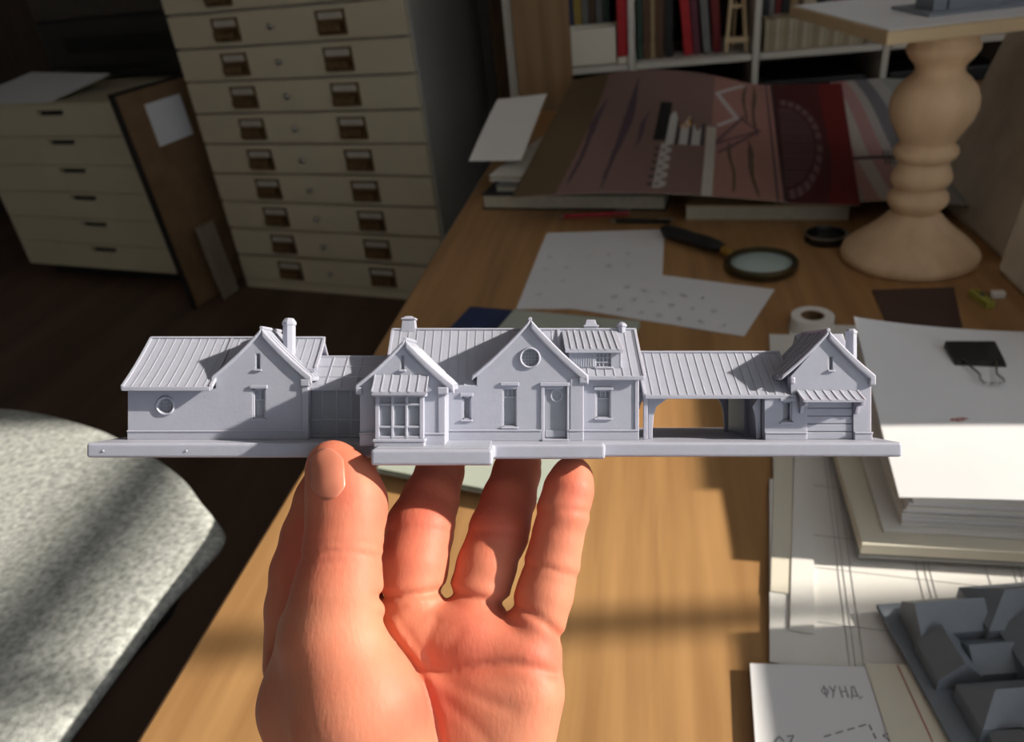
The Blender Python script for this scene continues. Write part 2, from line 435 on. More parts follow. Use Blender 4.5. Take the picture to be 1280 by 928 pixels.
# first cell: books behind a pale magazine box, a red book
row(-.27, [('navy', .022, .26), ('navy', .02, .27), ('mustard', .024, .25), ('grey', .020, .27), ('brown', .018, .24), ('grey', .022, .26), ('dark green', .02, .25)], 'cell behind the pale magazine box', BY + .14)
mbx = empty('magazine_box', (-.155, BY + .02, FL)); tag(mbx, 'pale card magazine box in front of books on the white shelf', 'box')
MB().box(-.085, .065, 0, .003, .0005, .105).box(-.085, .065, .10, .103, .0005, .105).box(-.085, -.082, 0, .103, .0005, .105).box(.062, .065, 0, .103, .0005, .105).box(-.085, .065, 0, .103, .0005, .003).build('shell', M_paper_cream, mbx)
MB().box(-.080, .060, .006, .098, .003, .095).build('contents', M_paper, mbx)
book(-.087, .030, .17, .09, 'red', 'short red book beside the pale magazine box', None, 0, BY + .015, FL + .02)
rb = MB().box(-.088, -.056, 0.0, .1, 0, .0195).build('small_box', M_paper_cream, None, bevel=.002); rb.location = (0, BY + .012, FL + .0003); tag(rb, 'small flat pale box beneath the short red book', 'box')
# second cell
row(-.030, [('dark green', .016, .28), ('brown', .02, .26), ('tan', .012, .24), ('brown', .024, .25), ('black', .026, .27)], 'cell with the wooden easel')
for i, (cn, th, ln) in enumerate((('red', .026, -.10), ('plum', .02, -.10), ('grey', .022, -.10), ('dark red', .024, -.09))):
    book(.110 + i * .0285, th, .26, .17, cn, f'{cn} book leaning to the side beside the wooden easel', None, ln, BY + .07)
es = empty('tabletop_easel', (.258, BY + .03, FL)); tag(es, 'small wooden tabletop easel standing on the white shelf', 'easel')
for s_ in (-1, 1): MB().tube([(s_ * .029, 0, .004), (s_ * .012, .05, .22)], .006, 6).build('leg', M_ply, es)
MB().box(-.034, .034, -.004, .008, .03, .045).build('ledge', M_ply, es); MB().tube([(0, .10, .004), (0, .052, .20)], .005, 6).build('leg', M_ply, es); MB().box(-.02, .02, .028, .036, .12, .13).build('crossbar', M_ply, es)
# third cell: tall books behind a row of low cream booklets
row(.325, [('black', .03, .27), ('grey', .016, .25), ('dark red', .016, .26), ('black', .022, .28), ('tan', .022, .25), ('brown', .012, .27), ('cream', .034, .25), ('black', .024, .27), ('grey', .02, .24), ('dark red', .026, .26), ('navy', .02, .27)], 'cell behind the low cream booklets', BY + .13)
x = .335
for k in range(20):
    th = random.uniform(.011, .016)
    b_ = MB().box(-th / 2, th / 2, 0, .10, 0, .088 + random.uniform(-.004, .004)).build('booklet', [mat('booklet_cream', (.42, .36, .25), .8, .10, 30), mat('booklet_tan', (.34, .28, .18), .8, .10, 30), mat('booklet_pale', (.48, .43, .33), .8, .10, 30)][k * 7 % 3], None, bevel=.001)
    b_.location = (x + th / 2, BY + .015, FL + .0004); tag(b_, 'thin low cream booklet standing in the row on the white shelf', 'booklet', 'low cream booklets on the shelf'); x += th + .0006
# fourth cell
row(.69, [('black', .03, .26), ('brown', .02, .25), ('red', .024, .14), ('grey', .02, .13), ('cream', .02, .13), ('grey', .026, .14), ('black', .03, .15), ('white', .02, .25)], 'cell beside the plaster slab')
# lower cells: dark storage boxes
for i, nm in enumerate(('under the red book', 'under the wooden easel', 'under the cream booklets', 'at the plaster slab end')):
    sbx = empty('storage_box', ((VX[i] + VX[i + 1]) / 2, BY + .05, .5055)); tag(sbx, f'black fabric storage box in the shelf cell {nm}', 'storage box')
    MB().box(-.15, .15, 0, .3, 0, .26).build('shell', M_black, sbx, bevel=.008); MB().tube([(-.04, -.002, .19), (-.02, -.016, .186), (.02, -.016, .186), (.04, -.002, .19)], .004, 6).build('handle', M_dark, sbx)
# timber panel in front of the bookcase, curtain-like wall strip left of it
pn = MB().box(-.388, -.222, 0, .02, 0, 1.75).build('timber_panel', mat('honey_timber', (.25, .15, .07), .6, .2, 4, stretch=(8, 8, .5)), None, bevel=.003)
pn.location = (0, BY - .045, .001); tag(pn, 'tall honey brown timber panel leaning before the bookcase end', 'panel')
lp = empty('leaning_frames', (-.50, 2.75, 0)); tag(lp, 'dark framed picture standing between the cabinet and the bookcase', 'picture')
MB().box(-.055, -.02, 0, .5, .0, 1.5).build('frame', mat('black_frame', (.03, .025, .02), .6, .2, 9), lp); MB().box(-.02, -.016, .02, .48, .03, 1.47).build('picture_face', M_board, lp)

# ------------------------------------------------------------------ prints and books at the back of the desk
def bil(c00, c10, c11, c01, u, v): return c00 * (1 - u) * (1 - v) + c10 * u * (1 - v) + c11 * u * v + c01 * (1 - u) * v
def printed(name, corners, nu, nv, zf, paint, label, cat, th=.0022):
    c = [Vector(p) for p in corners]
    org = sum(c, Vector()) / 4
    def fn(u, v):
        p = bil(*c, u, v) - org; p.z += zf(u, v); return p
    o = MB().sheet(fn, nu, nv, th).build(name, mat_print('printed_sheet'), None, smooth=True, angle=60, recalc=False)
    o.location = org
    at_ = o.data.color_attributes.new('print', 'FLOAT_COLOR', 'POINT')
    N = (nu + 1) * (nv + 1); cols = np.ones((2 * N, 4), np.float32)
    for j in range(nv + 1):
        for i in range(nu + 1): cols[j * (nu + 1) + i, :3] = paint(i / nu, j / nv)
    cols[N:, :3] = (.3, .25, .2)
    at_.data.foreach_set('color', cols.ravel())
    return tag(o, label, cat)
def streak(u, v, u0, v0, v1, wd, tilt=0.):
    if not v0 < v < v1: return False
    t = (v - v0) / (v1 - v0)
    c = u0 + tilt * t + .006 * math.sin(7 * t + u0 * 30)
    return abs(u - c) < wd * math.sin(PI * t) ** .6 * (.75 + .2 * math.sin(8 * t + 9 * u0))
MAUVE, KRAFT, PINK = (.25, .155, .135), (.14, .095, .05), (.42, .215, .19)
def seg(u, v, a, b, wd):
    dx, dy = b[0] - a[0], b[1] - a[1]; t = max(0, min(1, ((u - a[0]) * dx + (v - a[1]) * dy) / (dx * dx + dy * dy)))
    return (u - a[0] - t * dx) ** 2 + (v - a[1] - t * dy) ** 2 < wd * wd
def paintA(u, v):
    if u > .985: return (.05, .03, .035)
    if .962 < u < .972: return (.08, .06, .07)
    # emblem
    if .49 < u < .545 and .37 < v < .69: return (.012, .012, .014)
    if .545 < u < .70 and .34 < v < .66:
        k = (u - .545) / .155; q = (v - .34) / .32
        if q > .72 - .25 * k + .15 * math.sin(14 * k): pass
        elif .30 < k < .62 and q > .42 and int(k * 13 + q * 9) % 2 == 0: return (.55, .24, .03)
        elif int(k * 9) % 3 == 2 and q < .75: return (.05, .05, .06)
        else: return (.55, .55, .54)
    if .505 < u < .525 and .03 < v < .35 and int(v * 60) % 3 == 0: return (.03, .03, .03)
    if .53 < u < .575 and .03 < v < .35:
        a = (v * 34) % 2; a = abs(a - 1); r = (u - .53) / .045
        if abs(r - a) < .42 or r < .15: return (.50, .48, .46)
    if .705 < u < .745 and v < .52: return (.55, .52, .46) if v < .5 else (.3, .2, .2)
    for a, b in (((.74, .82), (.86, .95)), ((.74, .82), (.83, .60)), ((.83, .60), (.755, .52))):
        if seg(u, v, a, b, .011): return (.60, .55, .55)
    for a, b in (((.80, .66), (.92, .50)), ((.92, .50), (.74, .36)), ((.74, .36), (.86, .62)), ((.86, .42), (.76, .30)), ((.92, .50), (.80, .34))):
        if seg(u, v, a, b, .007): return (.16, .09, .10)
    base = KRAFT if u < .17 + .03 * math.sin(2.2 * v) else (MAUVE if u < .725 else PINK)
    for s_ in ((.20, .05, .75, .018, .03), (.345, .02, .95, .022, .02), (.42, .3, .62, .012, .03)):
        if streak(u, v, *s_): return (.085, .055, .075)
    for s_ in ((.82, .02, .40, .010, -.02), (.90, .0, .42, .013, -.03), (.865, .55, .98, .010, .0), (.905, .45, .98, .012, .0)):
        if streak(u, v, *s_): return (.13, .085, .06)
    f = .93 + .12 * math.sin(6 * u + 4 * v) * math.sin(3 * v)
    return tuple(c * f for c in base)
zA = lambda u, v: .012 * math.sin(PI * u) * (1 - v) + .03 * math.sin(PI * min(1, u * 1.1)) * v * v
printed('print_sheet', [at(640, 246, .812), at(985, 252, .80), at(966, 106, .845), at(716, 100, .880)], 260, 180, zA, paintA,
        'mauve and pink art print with dark streaks and a zigzag line, topmost of the pile', 'art print')
def paintB(u, v):
    e = .64 + .05 * math.sin(5 * v) + .12 * v + .10 * max(0, .25 - abs(v - .2))
    if u > e: return (.17, .012, .014)
    x, y = (u - .16) / .50, (v - .42) / .40
    r = math.hypot(x, y)
    if u > .16 and .86 < r < 1.0: return (.22, .13, .14) if int(math.atan2(y, x) * 14) % 3 else (.10, .04, .045)
    if u > .16 and r < .80: return (.17, .09, .10) if int(v * 70) % 2 else (.085, .03, .035)
    return (.085, .014, .018)
printed('print_sheet', [at(968, 253, .796), at(1075, 256, .792), at(1052, 104, .838), at(955, 106, .838)], 110, 150, lambda u, v: 0, paintB,
        'dark red art print with a pale lined half circle', 'art print')
def paintC(u, v):
    q = u - .42 * (1 - v) + .03 * math.sin(6 * v)
    if abs(v - .27) < .012 and u < .60: return (.06, .05, .06)
    if .40 < u < .50 and .22 < v < .32 and int(u * 60) % 2: return (.05, .05, .06)
    for lo, hi, c in ((-1, -.22, (.40, .37, .33)), (-.22, -.10, (.50, .29, .27)), (-.10, .02, (.55, .50, .46)), (.02, .16, (.50, .29, .28)), (.16, .25, (.48, .44, .42)), (.25, .40, (.20, .19, .22)), (.40, .55, (.45, .43, .42)), (.55, 9, (.33, .35, .33))):
        if lo < q <= hi: return c
    return (.5, .4, .4)
printed('print_sheet', [at(1052, 252, .786), at(1210, 258, .782), at(1150, 100, .82), at(1038, 103, .826)], 110, 130, lambda u, v: .006 * math.sin(3 * u), paintC,
        'pale pink striped art print lying behind the turned wooden pedestal', 'art print')

def slab_book(name, c, z0, z1, cname, label, cover_t=.003):
    """book lying flat: c = four plan corners (near-left, near-right, far-right, far-left)"""
    org = sum((Vector((p.x, p.y, 0)) for p in c), Vector()) / 4
    e = empty(name, (org.x, org.y, z0)); tag(e, label, 'book')
    P = [(p.x - org.x, p.y - org.y) for p in c]; h = z1 - z0
    cm = mat('cover_' + cname.replace(' ', '_'), COLS[cname], .6, .12, 25)
    f = lambda u, v, w_: (u, v, w_)
    MB().extr(P, f, 0, cover_t).extr(P, f, h - cover_t, h).build('cover', cm, e)
    Q = [(x * .985, y * .985) for x, y in P]
    MB().extr(Q, f, cover_t, h - cover_t).build('pages', mat('page_edges', (.44, .40, .31), .85, .08, 60), e)
    return e
def rectplan(p, q, depth):
    """plan rectangle from near-left p to near-right q, going back by depth"""
    d = Vector((q.x - p.x, q.y - p.y, 0)); n_ = Vector((-d.y, d.x, 0)).normalized() * depth
    return [p, q, q + n_, p + n_]
slab_book('book', rectplan(at(604, 262, .75), at(832, 264, .75), .42), .7503, .782, 'black', 'thick black book with pale pages lying under the mauve print')
slab_book('book', rectplan(at(620, 240, .783), at(800, 243, .783), .36), .7824, .796, 'grey', 'grey book lying second in the pile under the mauve print')
slab_book('book', rectplan(at(856, 276, .75), at(1062, 277, .75), .40), .7503, .779, 'tan', 'long tan book lying flat under the dark red print', .002)
slab_book('book', rectplan(at(612, 226, .797), at(690, 228, .797), .30), .7964, .8095, 'white', 'pale book poking out beneath the loose white sheet')
ls = [at(586, 201, .822), at(652, 200, .826), at(684, 117, .885), at(622, 124, .885)]
org = sum(ls, Vector()) / 4
o = MB().sheet(lambda u, v: bil(*ls, u, v) - org + Vector((0, 0, .01 * v * (1 - v))), 10, 10, .0012).build('paper_sheet', M_paper, None, smooth=True, angle=60); o.location = org
tag(o, 'loose white sheet resting on the books beside the mauve print', 'paper')
# things beyond the pedestal
bb = MB().box(-.06, .06, -.05, .05, 0, .09).build('tin_box', mat('pale_blue_tin', (.26, .33, .36), .5, .1, 20), None, bevel=.004); bb.location = at(1262, 185, .75) + Vector((.04, .08, .0004)); tag(bb, 'pale blue box behind the turned pedestal', 'box')
bw = empty('wooden_bowl', at(1210, 185, .75) + Vector((0, 0, .0004))); tag(bw, 'small round brown wooden bowl behind the pedestal', 'bowl')
MB().lathe([(.03, 0), (.05, .02), (.058, .05), (.053, .05), (.045, .022), (.0005, .012)], 28).build('shell', M_board, bw, smooth=True, angle=50)

# ------------------------------------------------------------------ small things in the middle of the desk
def flat_sheet(name, pts, z, m, label, cat='paper', th=.0006, curl=0., n=8):
    c = [Vector((p.x, p.y, z + th)) for p in pts]; org = sum(c, Vector()) / 4
    o = MB().sheet(lambda u, v: bil(*c, u, v) - org + Vector((0, 0, curl * (2 * abs(u - .5)) ** 3 * (v))), n, n, th).build(name, m, None, smooth=True, angle=60)
    o.location = org; tag(o, label, cat); return o
def ink(parent, lines, r, m, name='ink_line'):
    mb = MB()
    for l in lines: mb.tube(l, r, 4)
    o = mb.build(name, m, parent)
    if len(lines) > 2: o['kind'] = 'stuff'
    return o
def plan(p, a, w_, h): # rectangle in plan: near-left p, angle a
    u = Vector((math.cos(a), math.sin(a), 0)); v = Vector((-u.y, u.x, 0)); return [p, p + u * w_, p + u * w_ + v * h, p + v * h]
TL = Vector((-.199, 1.018, 0))
s1 = flat_sheet('paper_sheet', plan(TL, math.radians(-2), .215, .318), DESK + .0002, M_paper_cool, 'white handwritten sheet lying half under the smaller sheet on the desk')
a2 = math.atan2(.37, -.93)
pB, pA = Vector((.122, .918, 0)), Vector((.180, 1.060, 0))
dv = Vector((-.927, .375, 0))
s2 = flat_sheet('paper_sheet', [pB + dv * .30, pB, pA, pA + dv * .30], DESK + .0011, M_paper_cool, 'smaller white sheet with rows of small sketches under the magnifying glass')
def scribble(cx, cy, size, z, off):
    pts = []; x = cx; y = cy
    for k in range(random.randint(3, 6)):
        pts.append(Vector((x + random.uniform(-1, 1) * size, y + random.uniform(-1, 1) * size, z)) - off)
    return pts
L = []; ex = -dv; ey = (pA - pB).normalized(); o2 = s2.location
for r_ in range(3):
    for k in range(7 - r_):
        p = pB + dv * .30 + ex * (.085 + k * .030 + r_ * .004) + ey * (.020 + .036 * r_)
        for q in range(2): L.append(scribble(p.x, p.y, .006, DESK + .0019, o2))
ink(s2, L, .0005, M_ink_grey, 'sketch_lines')
L = []
for r_ in range(4):
    for k in range(5):
        if random.random() < .7:
            p = TL + Vector((.03 + .034 * k, .05 + .05 * r_, 0)); L.append(scribble(p.x, p.y, .006, DESK + .001, s1.location))
ink(s1, L, .0004, M_ink_grey, 'handwriting')
# magnifying glass
mg_ = empty('magnifying_glass', (.170, 1.138, DESK + .0022)); tag(mg_, 'magnifying glass with a black handle lying on the sketched sheet', 'magnifying glass')
tl = Matrix.Rotation(math.radians(4), 3, 'X')
MB().ringlathe([(.046, .004), (.052, .0), (.055, .004), (.055, .012), (.051, .015), (.046, .012)], 48).build('rim', mat('rim_bronze', (.10, .085, .05), .35, .2, 40, metal=.8), mg_, smooth=True, angle=50)
lens = MB().lathe([(.0005, .0015), (.02, .003), (.036, .005), (.0465, .0072), (.0465, .0088), (.036, .011), (.02, .013), (.0005, .0145)], 48).build('lens', mat('lens_glass', (.74, .90, .87), .05, .01, 5, spec=.5, trans=.4), mg_, smooth=True)
hd = Vector((-.145, .148, 0)).normalized()
MB().tube([hd * .054 + Vector((0, 0, .009)), hd * .062 + Vector((0, 0, .010)), hd * .076 + Vector((0, 0, .011))], [.006, .0075, .007], 14).build('ferrule', mat('bright_brass', (.55, .35, .10), .3, .1, 40, metal=1.), mg_, smooth=True, angle=50)
MB().tube([hd * t + Vector((0, 0, .0135)) for t in (.076, .085, .11, .14, .17, .20, .212)], [.007, .010, .0125, .0115, .0125, .0115, .005], 14).build('handle', M_black, mg_, smooth=True, angle=60)
# tape roll, jar lid, pens, card, peg
tp = empty('tape_roll', at(1015, 402, .76) + Vector((0, 0, -.0098))); tag(tp, 'small roll of white tape standing flat on the desk', 'tape')
MB().ringlathe([(.015, 0), (.027, 0), (.027, .019), (.015, .019)], 36).build('tape', M_paper, tp, smooth=True, angle=40)
MB().ringlathe([(.0125, .0005), (.015, .0005), (.015, .0185), (.0125, .0185)], 36).build('core', M_board, tp, smooth=True, angle=40)
jl = empty('jar_lid', Vector((.285, 1.245, DESK + .0003))); tag(jl, 'round steel jar lid lying upside down before the tan book', 'lid')
MB().lathe([(.031, 0), (.033, .003), (.033, .012), (.030, .013), (.029, .005), (.0005, .004)], 36).build('rim', M_dark, jl, smooth=True, angle=40)
MB().ringlathe([(.0295, .0125), (.0335, .0125), (.0335, .0145), (.0295, .0145)], 36).build('bead', M_steel, jl, smooth=True, angle=40)
def pen(a, b, r, m, label, m2):
    a = Vector(a); b = Vector(b); e = empty('pen', a); tag(e, label, 'pen'); d = b - a; u = d.normalized()
    MB().tube([u * .012, d], r, 10).build('barrel', m, e, smooth=True, angle=50)
    MB().tube([Vector((0, 0, 0)), u * .012], [.0008, r * .95], 10).build('tip', m2, e, smooth=True, angle=50)
    MB().box(-.0015, .0015, -.0015, .0015, 0, .03, Matrix.Translation(d * .8 + Vector((0, 0, r))) @ u.to_track_quat('Z', 'Y').to_matrix().to_4x4()).build('clip', m2, e)
zP = DESK + .0048
pen(at(697, 271, zP), at(787, 266, zP), .0045, mat('pen_red', (.33, .02, .03), .35, .1, 20), 'red pen lying before the black book', M_steel)
pen(at(762, 276, zP), at(838, 277, zP), .0045, M_dark, 'dark steel pen lying before the black book', M_steel)
flat_sheet('dark_card', [at(1116, 424, .75), at(1204, 418, .75), at(1192, 361, .75), at(1090, 364, .75)], DESK + .0002, mat('plum_card', (.085, .048, .045), .6, .1, 15), 'dark plum card lying in front of the pedestal', 'card', .002)
pg = empty('clothes_peg', at(1226, 378, .75) + Vector((0, 0, .0003)), math.radians(100)); tag(pg, 'yellow green peg lying beside the plaster slab', 'peg')
for s_ in (-1, 1): MB().box(-.022, .022, s_ * .001, s_ * .0055, 0, .010).build('jaw', mat('lime_plastic', (.48, .48, .10), .5, .1, 20), pg, bevel=.001)
MB().ringlathe([(.002, -.004), (.003, -.004), (.003, .004), (.002, .004)], 12, (0, 0, .0105)).build('spring', M_steel, pg)
er = MB().box(-.009, .009, -.006, .006, 0, .009).build('eraser', M_paper, None, bevel=.002); er.location = at(1246, 372, .75) + Vector((0, 0, .0003)); tag(er, 'little white eraser next to the yellow green peg', 'eraser')

# ------------------------------------------------------------------ notebook and folder behind the hand
slab_book('notebook', plan(Vector((-.335, .72, 0)), math.radians(-13), .21, .30), DESK + .0003, DESK + .010, 'navy', 'navy notebook under the pale green folder', .0015)
fo = empty('document_folder', (-.17, .77, DESK + .0105), math.radians(-14)); tag(fo, 'pale grey green folder lying on the navy notebook', 'folder')
MG = mat('folder_green', (.43, .47, .40), .6, .04, 10)
MB().box(-.075, .112, -.185, .20, 0, .0012).box(-.075, .112, -.185, .20, .006, .0072).box(-.076, -.0745, -.185, .20, 0, .0072).build('cover', MG, fo, bevel=.0006)
MB().box(-.070, .106, -.178, .192, .0014, .0058).build('sheets', M_paper, fo)

# ------------------------------------------------------------------ turned pedestal with board
cs = empty('turned_pedestal', (.389, 1.165, DESK + .0003)); tag(cs, 'turned pale wooden pedestal with bulbous stem on a wide round foot', 'pedestal')
prof = [(.092, 0), (.0955, .003), (.0965, .010), (.0945, .016), (.0905, .019), (.0885, .0205), (.0860, .0245), (.0760, .0330), (.0640, .0425), (.0530, .0520), (.0430, .0620), (.0360, .0700), (.0325, .0745)]
MB().lathe(prof + [(.0005, .0745)], 64).build('foot', M_candle, cs, smooth=True, angle=50)
prof = [(.030, .072), (.0305, .078), (.036, .082), (.0405, .088), (.0415, .094), (.0395, .101), (.034, .107), (.0315, .109), (.0315, .112), (.037, .115), (.0405, .122), (.0405, .129), (.037, .138), (.033, .145), (.0325, .149), (.036, .151), (.0405, .156), (.0425, .162), (.0415, .168), (.0365, .172), (.0355, .176), (.037, .180),
        (.044, .192), (.052, .207), (.0560, .222), (.0555, .236), (.050, .250), (.041, .261), (.033, .268), (.0305, .273), (.032, .280), (.039, .288), (.0445, .297), (.0450, .303), (.0415, .308), (.0405, .311), (.040, .320)]
MB().lathe(prof, 64).build('stem', M_candle, cs, smooth=True, angle=60)
pb = empty('plywood_board', (.296, 1.091, DESK + .3206), math.radians(10)); tag(pb, 'square plywood board resting on top of the turned pedestal', 'board')
MB().box(0, .31, 0, .36, 0, .016).build('panel', M_ply, pb, bevel=.001)
sp = MB().box(.004, .30, .006, .35, 0, .0012).build('paper_sheet', M_paper_cool, None); sp.location = (.296, 1.091, DESK + .3369); sp.rotation_euler = (0, 0, math.radians(10)); tag(sp, 'white sheet lying on the plywood board of the pedestal', 'paper')

# ------------------------------------------------------------------ plaster slabs on the right
def leaning(name, p, a, w_, th, h, lean, m, label):
    e = empty(name, (p[0], p[1], DESK + .0005), a); tag(e, label, 'slab')
    R_ = Matrix.Rotation(lean, 4, 'Y')
    MB().box(0, th, 0, w_, 0, h, R_).build('panel', m, e, bevel=.008, seg=3)
    MB().box(th + .001, th + .02, w_ * .15, w_ * .85, .05, h * .8, R_).build('backing', M_stone, e, bevel=.004)
    return e
leaning('plaster_slab', (.495, .875), math.radians(1), .23, .07, .52, math.radians(6), M_stone2, 'pale rough plaster slab standing on the desk near the paper stack')
leaning('plaster_slab', (.512, 1.125), math.radians(2), .34, .06, .50, math.radians(17), M_stone, 'darker rough plaster slab leaning behind the pale one')

# ------------------------------------------------------------------ papers on the right of the desk
AD_ = math.radians(-7.5)
def drawing(p, a, w_, h, z, m, label, lines, lm, curl=0., th=.0007):
    o = flat_sheet('drawing_sheet', plan(Vector((*p, 0)), a, w_, h), z, m, label, 'drawing', th, curl, 14)
    u = Vector((math.cos(a), math.sin(a), 0)); v = Vector((-u.y, u.x, 0)); P = Vector((*p, z + th))
    L = [[P + u * x0 + v * y0 - o.location + Vector((0, 0, .0003)), P + u * x1 + v * y1 - o.location + Vector((0, 0, .0003))] for x0, y0, x1, y1 in lines]
    if L: ink(o, L, .00022, lm, 'drawn_lines')
    return o
dl = []
for x in (.050, .054, .060, .112, .118, .122, .165, .185, .190, .25): dl.append((x, .02, x, .60))
for y in (.10, .16, .2, .27): dl.append((.03, y, .5, y))
drawing((.098, .30), AD_, .55, .66, DESK + .0002, M_paper, 'large white drawing lowest in the papers beside the desk middle', [], M_ink_grey)
drawing((.079, .275), AD_, .55, .60, DESK + .0011, M_paper, 'large white drawing second from below in the papers on the right', [], M_ink_grey)
drawing((.086, .345), AD_ * .9, .55, .58, DESK + .0020, M_paper, 'large white plan drawing with ruled double lines under the pad', dl, M_ink_grey)
for k, (dx, y0, y1) in enumerate(((-.006, .40, .62), (.004, .47, .70), (.013, .43, .66))):
    e = flat_sheet('paper_strip', plan(Vector((.092 + dx, y0, 0)), AD_ * (1 + .15 * k), .018, y1 - y0), DESK + .0029 + .0009 * k, M_paper_cream if k == 1 else M_paper,
                   ['narrow white paper strip along the edge of the drawings', 'narrow cream paper strip along the edge of the drawings', 'narrow white paper strip nearest the pad'][k], 'paper')
n1 = flat_sheet('paper_sheet', [Vector((.060, .20, 0)), Vector((.168, .20, 0)), Vector((.160, .398, 0)), Vector((.071, .395, 0))], DESK + .0060, M_paper_cool, 'white sheet with a handwritten word and a dashed box', 'paper', .0006)
zt = DESK + .0069
HW = {'Ф': [[(.30 + .24 * math.cos(k * PI / 6), .52 + .26 * math.sin(k * PI / 6)) for k in range(13)], [(.31, 1.0), (.30, 0)]],
      'У': [[(0, .95), (.22, .45)], [(.5, 1.0), (.22, .45), (.02, .02)]], 'Н': [[(.05, .95), (.03, .02)], [(.5, .97), (.47, 0)], [(.04, .5), (.49, .52)]],
      'Д': [[(-.02, -.12), (.02, .12), (.58, .10), (.60, -.14)], [(.08, .12), (.26, .92), (.44, .95), (.48, .11)]], '.': [[(.0, .05), (.05, .05), (.03, .0)]]}
org_ = at(1029, 872, zt) - n1.location; L = []; x_ = 0.
for g in 'ФУНД.':
    for pl in HW[g]: L.append([org_ + Matrix.Rotation(math.radians(4), 3, 'Z') @ Vector(((x_ + u) * .0088, v * .0095, 0)) for u, v in pl])
    x_ += .74
ink(n1, L, .00042, M_ink_grey, 'handwriting')
db = [at(1028, 922, zt), at(1086, 905, zt), at(1096, 926, zt)]
L = []
for a, b in zip(db, db[1:]):
    k = max(2, int((b - a).length / .007))
    for i in range(k): L.append([a.lerp(b, (i + .15) / k) - n1.location, a.lerp(b, (i + .75) / k) - n1.location])
ink(n1, L, .0004, M_ink, 'dashed_box')
ink(n1, [[at(1112, 916, zt) - n1.location, at(1104, 920, zt) - n1.location, at(1112, 926, zt) - n1.location], [at(968, 928, zt) - n1.location, at(974, 921, zt) - n1.location, at(980, 927, zt) - n1.location], [at(984, 921, zt) - n1.location, at(992, 920, zt) - n1.location, at(988, 928, zt) - n1.location]], .0004, M_ink, 'pencil_marks')
n2 = flat_sheet('paper_sheet', [Vector((.158, .19, 0)), Vector((.34, .20, 0)), Vector((.345, .405, 0)), Vector((.153, .400, 0))], DESK + .0070, M_paper_cream, 'cream sheet with a ruled red line under the grey mass model', 'paper', .0006)
zt = DESK + .0079
ink(n2, [[at(1122, 832, zt) - n2.location, at(1166, 928, zt) - n2.location], [at(1155, 873, zt) - n2.location, at(1185, 874, zt) - n2.location]], .0004, M_ink_red, 'red_line')
ink(n2, [[at(1169, 893, zt) - n2.location, at(1190, 928, zt) - n2.location], [at(1178, 884, zt) - n2.location, at(1187, 886, zt) - n2.location, at(1184, 894, zt) - n2.location]], .0004, M_ink, 'pencil_marks')
# pad and stack with binder clip
pd = empty('drawing_pad', (.172, .508, DESK + .0075), math.radians(-2)); tag(pd, 'pale drawing pad lying under the thick stack of paper', 'pad')
MB().box(0, .40, 0, .30, 0, .004).build('backing', mat('grey_card', (.34, .34, .33), .8, .05, 10), pd, bevel=.0008)
MB().box(.001, .40, .001, .30, .004, .015).build('sheets', M_paper_cream, pd, bevel=.001)
st = empty('paper_stack', (.206, .530, DESK + .0228), math.radians(-3)); tag(st, 'thick stack of white paper held by a black binder clip', 'paper stack')
zz = 0.
MB().box(-.012, .32, -.006, .285, 0, .002).build('bottom_sheet', M_paper, st, bevel=.0005); zz = .0022
for k in range(11):
    j = random.uniform(-.0025, .0025); t = random.uniform(.0022, .0034)
    MB().box(.002 + j + .0007 * k, .31 + j, .002 + random.uniform(-.002, .002), .283 + j, zz, zz + t).build('sheet_bundle', M_paper_cool if k % 3 else M_paper, st, bevel=.0006); zz += t + .0002
ZTOP = DESK + .0228 + zz
def topf(u, v):
    x = -.004 + .318 * u + .010 * v * (1 - u); y = -.004 + .290 * v
    z = zz + .0022 + .020 * (1 - u) ** 3 * v ** 2 + .004 * math.sin(3.5 * u) * (1 - v) - .006 * (1 - u) ** 2 * (1 - v) ** 3 * 0
    # rounded, worn near corner
    k = max(0., (.18 - u) / .18) * max(0., (.22 - v) / .22)
    return (x, y, z + .003 * math.sin(PI * v))
tsht = MB().sheet(topf, 30, 26, .0008).build('top_sheet', M_paper_cool, st, smooth=True, angle=60)
mi = st.matrix_basis.inverted()
def stl(px, py): return mi @ at(px, py, ZTOP + .0045)
L = []
for k in range(4):
    p = stl(1188 + 6 * k, 529); p.z = topf((p.x + .004) / .318, (p.y + .004) / .29)[2] + .0006
    L.append([p + Vector((random.uniform(-.002, .002), random.uniform(-.003, .003), .0)) for _ in range(5)])
ink(st, L, .0005, M_ink_red, 'red_stamp')
bcx = empty('binder_clip', at(1213, 442, ZTOP + .006), math.radians(-2)); tag(bcx, 'black binder clip on the far edge of the paper stack', 'clip')
MB().extr([(.008, -.024), (-.030, -.006), (-.031, .0035), (-.024, .006), (.008, .011)], lambda u, v, w_: (w_, u, v), -.024, .024).build('clip_body', M_black, bcx, bevel=.001)
for s_ in (-1, 1):
    MB().tube([(s_ * .015, -.026, .006), (s_ * .0075, -.052, .006), (s_ * .0105, -.062, .006), (s_ * .009, -.068, .006), (s_ * .004, -.069, .006)], .0011, 8).build('wire_handle', M_steel, bcx, smooth=True)
MB().tube([(-.0042, -.069, .006), (.0042, -.069, .006)], .0011, 8).build('wire_handle', M_steel, bcx, smooth=True)

